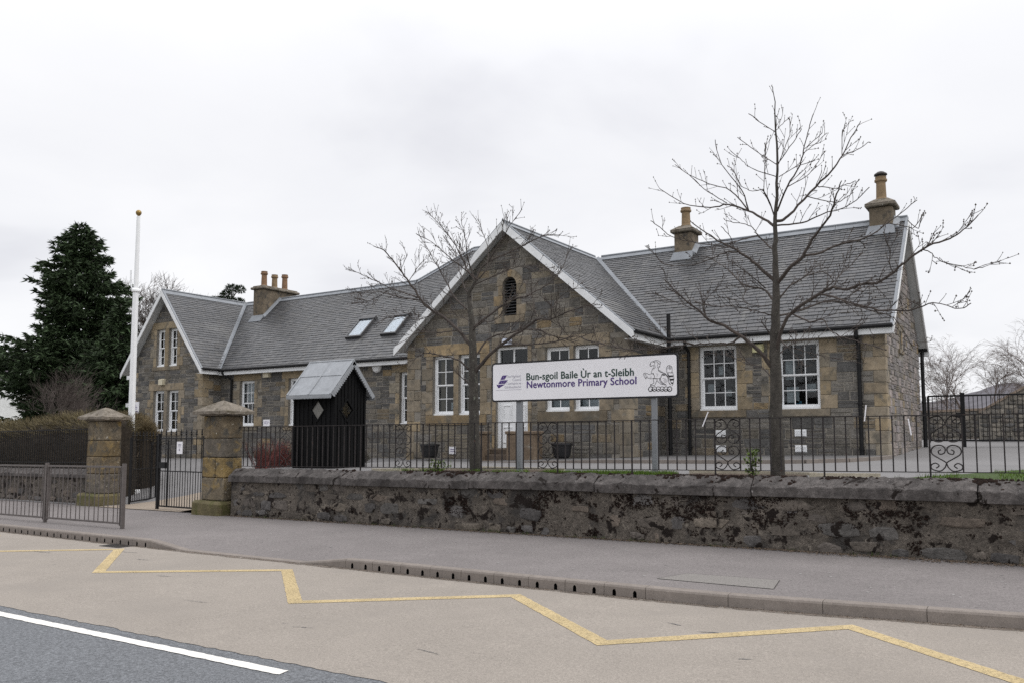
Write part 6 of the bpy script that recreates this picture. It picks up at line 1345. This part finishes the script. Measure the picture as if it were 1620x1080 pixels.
# hedges
def hedge(label, pts, wd, ztop, seed, nt_, cols, zbase=None, taper=.0):
    """clipped hedge along a centre line: a dark inside, woven over with thin twigs"""
    rr = random.Random(seed); a0 = pts[0]; t = thing('hedge', label, 'hedge', (a0[0], a0[1], zfar(*a0) + .2)); core = MB(); tw = MB()
    L = sum(math.hypot(b[0] - a[0], b[1] - a[1]) for a, b in zip(pts[:-1], pts[1:]))
    def at(s):
        for a, b in zip(pts[:-1], pts[1:]):
            l = math.hypot(b[0] - a[0], b[1] - a[1])
            if s <= l or b is pts[-1]: d = ((b[0] - a[0]) / l, (b[1] - a[1]) / l); return (a[0] + d[0] * s, a[1] + d[1] * s), (-d[1], d[0]), d
            s -= l
    def zt(s): return ztop(s / L)
    def zb(s): p = at(s)[0]; return zyard(*p) - .15 if zbase is None else zbase
    sec = [(-1, 0), (-1.03, .35), (-1, .7), (-.9, .88), (-.6, .97), (0, 1), (.6, .97), (.9, .88), (1, .7), (1.03, .35), (1, 0)]; n = len(sec); ms = max(4, int(L / .12)); ss = rng(0, L, ms)
    for s in ss:
        p, nr, d = at(s); e = min(1, math.sqrt(max(0, min(s, L - s)) / .35 + .05)); z0, z1 = zb(s), zt(s)
        for u, v in sec: k = wd / 2 * e * (1 + .10 * nz(s * 1.3, u * 2, v * 2)) - .04; core.v.append((p[0] + nr[0] * u * k, p[1] + nr[1] * u * k, z0 + (z1 - z0 - .05) * v * (.9 + .1 * e) + .03 * nz(s * 2, u)))
    for i in range(ms):
        for k in range(n - 1): core.f.append((i * n + k, i * n + k + 1, (i + 1) * n + k + 1, (i + 1) * n + k)); core.c.append(None); core.m.append(0)
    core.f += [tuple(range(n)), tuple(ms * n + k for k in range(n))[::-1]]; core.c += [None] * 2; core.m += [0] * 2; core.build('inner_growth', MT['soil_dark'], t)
    for i in range(nt_):
        s = rr.uniform(0, L); p, nr, d = at(s); e = min(1, math.sqrt(max(0, min(s, L - s)) / .35 + .05)); z0, z1 = zb(s), zt(s); k = rr.uniform(0, n - 1.001)
        if rr.random() < .35: k = rr.uniform(2.5, 7.5)
        j = int(k); u = sec[j][0] + (sec[j + 1][0] - sec[j][0]) * (k - j); v = sec[j][1] + (sec[j + 1][1] - sec[j][1]) * (k - j); w_ = wd / 2 * e * (1 + .10 * nz(s * 1.3, u * 2, v * 2)) - rr.uniform(.0, .12)
        b = Vector((p[0] + nr[0] * u * w_, p[1] + nr[1] * u * w_, z0 + (z1 - z0) * v - rr.uniform(0, .08))); o_ = Vector((nr[0] * u, nr[1] * u, max(0, v - .6) * 2.2)); end = 0 if s > .25 and s < L - .25 else (1 if s > L / 2 else -1)
        dv = (o_ + Vector((d[0] * end, d[1] * end, 0)) + Vector((rr.gauss(0, .6), rr.gauss(0, .6), rr.gauss(.25, .5)))).normalized(); ln = rr.uniform(.07, .24) * (1.35 if v > .8 else 1); sd_ = dv.cross(Vector((rr.gauss(0, 1), rr.gauss(0, 1), rr.gauss(0, 1)))).normalized() * rr.uniform(.003, .008)
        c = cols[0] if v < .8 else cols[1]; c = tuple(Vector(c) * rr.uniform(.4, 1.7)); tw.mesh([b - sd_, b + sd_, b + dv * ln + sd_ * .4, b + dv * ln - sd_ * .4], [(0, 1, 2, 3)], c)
    tw.build('twigs', MT['foliage'], t); return t
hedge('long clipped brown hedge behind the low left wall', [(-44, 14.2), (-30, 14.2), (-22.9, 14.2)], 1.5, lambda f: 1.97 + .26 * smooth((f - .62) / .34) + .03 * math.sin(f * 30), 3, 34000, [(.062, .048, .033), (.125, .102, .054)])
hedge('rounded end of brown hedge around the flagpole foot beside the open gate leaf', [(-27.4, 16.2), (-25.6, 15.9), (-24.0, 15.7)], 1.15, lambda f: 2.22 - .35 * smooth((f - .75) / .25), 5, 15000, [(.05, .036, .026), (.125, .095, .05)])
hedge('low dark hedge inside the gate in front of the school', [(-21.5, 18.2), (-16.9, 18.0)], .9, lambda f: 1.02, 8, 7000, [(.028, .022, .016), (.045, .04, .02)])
# red-stemmed shrubs, small leafy plants, grass
def stems(label, n, x0, x1, y0, y1, h, seed, col, base=None):
    rr = random.Random(seed); t = thing('dogwood_shrub', label, 'shrub', ((x0 + x1) / 2, (y0 + y1) / 2, zyard((x0 + x1) / 2, y0)), 'red stemmed shrubs behind the wall'); mb = MB()
    cl = [(rr.uniform(x0, x1), rr.uniform(y0, y1)) for _ in range(max(1, n // 30))]
    for i in range(n):
        c = rr.choice(cl); p = Vector((c[0] + rr.gauss(0, .1), c[1] + rr.gauss(0, .1), 0)); p.z = (zyard(p.x, p.y) if base is None else base) - .05; v = Vector((rr.gauss(0, .3), rr.gauss(0, .3), 1)).normalized(); L = h * rr.uniform(.5, 1.1); pts = [p]
        for k in range(3): v = (v + Vector((rr.gauss(0, .08), rr.gauss(0, .08), .1))).normalized(); pts.append(pts[-1] + v * L / 3)
        cc = tuple(Vector(col) * rr.uniform(.5, 1.4)); mb.tube(pts, [.007, .006, .004, .002], 3, cc, 0, False)
        for k in range(3):
            q = pts[rr.randrange(1, 3)]; w_ = (v + Vector((rr.gauss(0, .5), rr.gauss(0, .5), .3))).normalized(); mb.tube([q, q + w_ * L * .3], [.004, .0015], 3, cc, 0, False)
    mb.build('stems', MT['foliage'], t)
stems('red stemmed dogwood between the gate pier and the black hut', 170, -16.7, -15.3, 13.4, 15.0, .78, 3, (.155, .05, .045), .82)
stems('red stemmed dogwood seen through the closed gate leaf', 200, -19.6, -17.2, 17.0, 17.6, 1.0, 4, (.15, .05, .045))
def leafy(label, x, y, h, w_, seed, n, name='leafy_plant'):
    rr = random.Random(seed); z = zyard(x, y); t = thing(name, label, 'plant', (x, y, z)); mb = MB(); sm = MB()
    for k in range(5): sm.tube([(x + rr.gauss(0, .02), y + rr.gauss(0, .02), z - .05), (x + rr.gauss(0, w_ * .4), y + rr.gauss(0, w_ * .4), z + h * rr.uniform(.7, 1))], [.006, .003], 4)
    for i in range(n):
        p = Vector((x + rr.gauss(0, w_ * .45), y + rr.gauss(0, w_ * .45), z + rr.uniform(.05, 1) * h)); v = Vector((rr.gauss(0, 1), rr.gauss(0, 1), rr.gauss(.5, .6))).normalized(); s = v.cross(Vector((0, 0, 1))).normalized() * .016; L = rr.uniform(.05, .09)
        mb.mesh([p, p + v * L * .5 + s, p + v * L, p + v * L * .5 - s], [(0, 1, 2, 3)], tuple(Vector((.085, .125, .025)) * rr.uniform(.6, 1.6)))
    sm.build('stem', MT['twig'], t); mb.build('leaves', MT['foliage'], t)
leafy('small bright green leafy plant left of the tall bare tree trunk', -3.98, 13.15, .42, .13, 2, 240)
leafy('low green plant at the edge of the soil bed by the wide tree', -10.2, 13.0, .22, .22, 3, 200)
def lawn(name, poly, n, seed, hmax=.07, dens_noise=0.):
    rr = random.Random(seed); mb = MB(); mb.poly([(x, y, zyard(x, y) + .012) for x, y in poly]); xs = [p[0] for p in poly]; ys = [p[1] for p in poly]; base = mb.build(name, MT['turf'], None, 'structure')
    g_ = MB(); k = 0
    while k < n:
        x, y = rr.uniform(min(xs), max(xs)), rr.uniform(min(ys), max(ys)); k += 1
        if not clip_to([(x, y), (x + .001, y), (x, y + .001)], poly): continue
        if nz(x * 1.7, y * 1.7, seed) < -dens_noise: continue
        a = rr.uniform(0, 6.3); h = hmax * rr.uniform(.4, 1.2); z = zyard(x, y) + .01; w_ = .005; lx, ly = rr.gauss(0, .3) * h, rr.gauss(0, .3) * h
        g_.mesh([(x - w_ * math.cos(a), y - w_ * math.sin(a), z), (x + w_ * math.cos(a), y + w_ * math.sin(a), z), (x + lx, y + ly, z + h)], [(0, 1, 2)], tuple(Vector((.075, .15, .018)) * rr.uniform(.55, 1.5) + Vector((rr.uniform(0, .03), 0, 0))))
    g_.build('grass', MT['grass'], None, 'stuff')
lawn('lawn_strip', [(-8.1, 12.72), (-5.35, 12.72), (-5.35, 13.5), (-7.9, 13.55)], 9000, 4, .075)
lawn('lawn_corner', [(-2.2, 12.72), (6, 12.72), (6, 20), (.6, 19.0), (-.8, 15.6), (-1.5, 14.0)], 22000, 5, .075)
lawn('weedy_strip', [(-11.6, 12.72), (-8.15, 12.72), (-8.15, 13.2), (-11.2, 13.25)], 3500, 6, .09, .0)
mb = MB(); P = [(-11.3, 13.26), (-8.15, 13.22), (-8.2, 14.25), (-10.4, 14.2)]; mb.poly([(x, y, zyard(x, y) + .02) for x, y in P]); mb.build('soil_bed', MT['soil'], None, 'structure')
mb = MB(); P = [(-5.3, 12.72), (-3.3, 12.72), (-3.3, 13.9), (-5.2, 13.9)]; mb.poly([(x, y, zyard(x, y) + .014) for x, y in P]); mb.build('soil_bed', MT['soil'], None, 'structure')
for i, (a, b, lb) in enumerate((((-11.75, 12.95), (-10.2, 14.35), 'pale timber edging board slanting across the bed right of the black hut'), ((-10.2, 14.4), (-8.1, 14.35), 'pale timber edging board behind the wide bare tree'), ((-5.35, 13.95), (-3.2, 13.95), 'pale timber edging board behind the tall bare tree'), ((-11.9, 12.95), (-11.05, 12.85), 'short loose pale board end lying by the wall top'), ((-3.15, 13.3), (-2.2, 13.7), 'thin pale board on the ground right of the tall bare tree'))):
    a, b = Vector(a), Vector(b); d = (b - a).normalized(); n = Vector((-d.y, d.x)); z = zyard(a.x, a.y); mb = MB(); mb.obox((a.x, a.y, z - .05), (d.x, d.y, 0), (n.x, n.y, 0), (0, 0, 1), (b - a).length, .05, .12)
    tag(mb.build('timber_board', MT['timber'], None, origin=(a.x, a.y, z)), lb, 'board', 'timber edging boards')
# plant tubs
for x, y, lb in ((-15.4, 19.25, 'black plastic plant tub left of the entrance steps'), (-10.92, 19.25, 'black plastic plant tub with red buds right of the entrance')):
    z = zyard(x, y) + .085; t = thing('plant_tub', lb, 'planter', (x, y, z), 'black tubs by the entrance'); mb = MB(); mb.lathe((x, y, z), [(.18, 0), (.22, .05), (.25, .2), (.27, .34), (.30, .35), (.30, .40), (.27, .40), (.25, .33)], 20); mb.build('tub', MT['plastic'], t, smooth=False)
    mb = MB(); mb.lathe((x, y, z + .32), [(.26, 0), (.255, .03)], 16); mb.build('soil', MT['soil'], t); rr = random.Random(int(-x)); mb = MB()
    for i in range(70): p = Vector((x + rr.uniform(-.2, .2), y + rr.uniform(-.2, .2), z + .34)); needle_clump(mb, p, Vector((0, 0, 1)), .07, rr, (.12, .05, .05) if x > -12 else (.05, .06, .03), 2, .012)
    mb.build('shoots', MT['foliage'], t)
# flagpole
x, y = -23.62, 14.95; zb = zyard(x, y); t = thing('flagpole', 'tall white flagpole with gilt ball rising from the hedge', 'flagpole', (x, y, zb))
mb = MB(); mb.tube([(x, y, zb), (x - .03, y, 5.9), (x - .03, y, 6.2)], [.105, .085, .08], 14); mb.tube([(x - .03, y, 6.2), (x - .03, y, 8.45)], [.07, .055], 14); mb.build('pole', MT['upvc'], t, smooth=False)
mb = MB(); mb.lathe((x - .03, y, 6.05), [(.10, 0), (.125, .02), (.125, .07), (.09, .12)], 14); mb.tube([(x - .1, y - .05, 6.1), (x - .19, y - .08, 6.3), (x - .2, y - .08, 6.75)], .022, 6); mb.build('collar', MT['upvc'], t)
mb = MB(); mb.lathe((x - .03, y, 8.42), [(.03, 0), (.03, .05), (.065, .08), (.088, .13), (.084, .18), (.05, .22), (.005, .24)], 14); mb.build('finial', MT['brass'], t, smooth=True)
mb = MB(); mb.bbox(x - .3, y - .35, zb - .1, x + .3, y + .2, zb + .12, .03); mb.build('footing', MT['upvc'], t)
mb = MB(); mb.tube([(x + .10, y - .06, zb + .9), (x + .055, y - .06, 6.1)], .006, 3); mb.build('halyard', MT['signwhite'], t)
# yard gate and retaining walls at the far right
t = thing('yard_gate', 'tall black barred gate closing the yard beside the school end wall', 'gate', (-2.2, 29.0, 1.3)); yg = 29.0
zg = lambda x: 1.32 + .02 * (x + 3)
for x0, x1, h0, h1, nm in ((-3.33, -3.25, -.05, 1.55, 'post'), (-2.30, -2.18, -.05, 1.62, 'post'), (-3.22, -3.16, .1, 1.55, 'stile'), (2.6, 2.72, -.05, 1.62, 'post')):
    mb = MB(); mb.box(x0, yg - .05, zg(x0) + h0, x1, yg + .05, zg(x0) + h1); mb.build(nm, MT['black'], t)
for a, b in ((-3.2, -2.30), (-2.18, 2.6)):
    for z in (.12, 1.5): mb = MB(); mb.box(a, yg - .025, zg(-2) + z, b, yg + .025, zg(-2) + z + .05); mb.build('rail', MT['black'], t)
    n = int((b - a) / .115)
    for i in range(1, n): x = a + (b - a) * i / n; mb = MB(); mb.box(x - .010, yg - .010, zg(-2) + .17, x + .010, yg + .010, zg(-2) + 1.5); mb.build('bar', MT['black'], t, origin=(x, yg, zg(-2)))
mb = MB(); mb.box(-2.42, yg - .07, zg(-2) + .85, -2.3, yg - .03, zg(-2) + 1.0); mb.build('latch', MT['black'], t)
def dry_wall(label, x0, x1, y, zt, seed):
    rr = random.Random(seed); t = thing('stone_wall', label, 'wall', (x0, y, 1.4)); mb = MB(); n = 24; xs = rng(x0, x1, n)
    for a, b in zip(xs[:-1], xs[1:]): mb.hexa([(a, y + .03, 1.0), (b, y + .03, 1.0), (b, y + .5, 1.0), (a, y + .5, 1.0), (a, y + .03, zt(a)), (b, y + .03, zt(b)), (b, y + .5, zt(b)), (a, y + .5, zt(a))])
    mb.build('wall_core', MT['hole'] if False else MT['mortar'], t); st_ = MB(); z = 1.25; pal = [(.15, .14, .125), (.19, .175, .15), (.12, .115, .11), (.22, .20, .17), (.17, .15, .13)]
    while z < max(zt(x0), zt(x1)):
        h = rr.uniform(.12, .22); x = x0
        while x < x1:
            L = rr.uniform(.18, .45)
            if z + h * .8 < zt(x + L / 2): c = tuple(Vector(rr.choice(pal)) * rr.uniform(.7, 1.3)); st_.mesh(*[(b_.v, b_.f) for b_ in [blob_stone(x + L / 2, z + h / 2, L * .97, h * .97, y + .03, rr, c, rr.uniform(.02, .06))]][0], c)
            x += L
        z += h
    st_.build('stonework', MT['cope_wall'], t, 'stuff')
    for a, b in zip(xs[:-1], xs[1:]): mb = MB(); A = [(a + .01, y - .03), (b - .01, y - .03), (b - .01, y + .55), (a + .01, y + .55)]; mb.hexa([(p, q, zt(p) - .0) for p, q in A] + [(p, q, zt(p) + .09) for p, q in A], (.24, .19, .15)); mb.build('coping_stone', MT['cope_wall'], t)
dry_wall('low grey retaining wall at the back of the yard behind the barred gate', -10, -1.9, 36.5, lambda x: 2.55 + .03 * (x + 4), 3)
dry_wall('stone wall with coping sloping up to the right behind the barred gate', -2.1, 5, 33.5, lambda x: min(4.3, 2.42 + .60 * (x + 2.1)), 4)
# distant white house at the far left
t = thing('white_house', 'white house with dark slate roof half hidden behind the conifer at far left', 'house', (-86, 42, .5))
mb = MB(); y0, y1 = 37.0, 45.0; A = [(y0, 0.), (y1, 0.), (y1, 5.6), ((y0 + y1) / 2, 9.0), (y0, 5.6)]; n = 5
mb.mesh([(-80.5, a, b) for a, b in A] + [(-98, a, b) for a, b in A], [tuple(range(n)), tuple(range(2 * n - 1, n - 1, -1))] + [(k, n + k, n + (k + 1) % n, (k + 1) % n) for k in range(n)]); mb.build('wall', MT['white'], t)
ym = (y0 + y1) / 2
for sg, yy in ((-1, y0), (1, y1)):
    mb = MB(); e = yy + sg * .3; q = [(-98.2, e, 5.4), (-80.8, e, 5.4), (-80.8, ym, 9.08), (-98.2, ym, 9.08)]; mb.hexa([Vector(p) for p in q] + [Vector(p) + Vector((0, 0, .12)) for p in q]); mb.build('roof', mat('purple_slate', (.10, .085, .10), bump=((3., .3),)) if sg < 0 else bpy.data.materials['purple_slate'], t)
mb = MB(); mb.box(-80.5, 40.2, 3.6, -80.46, 41.2, 5.0); wn = mb.build('window', MT['hole'], t)
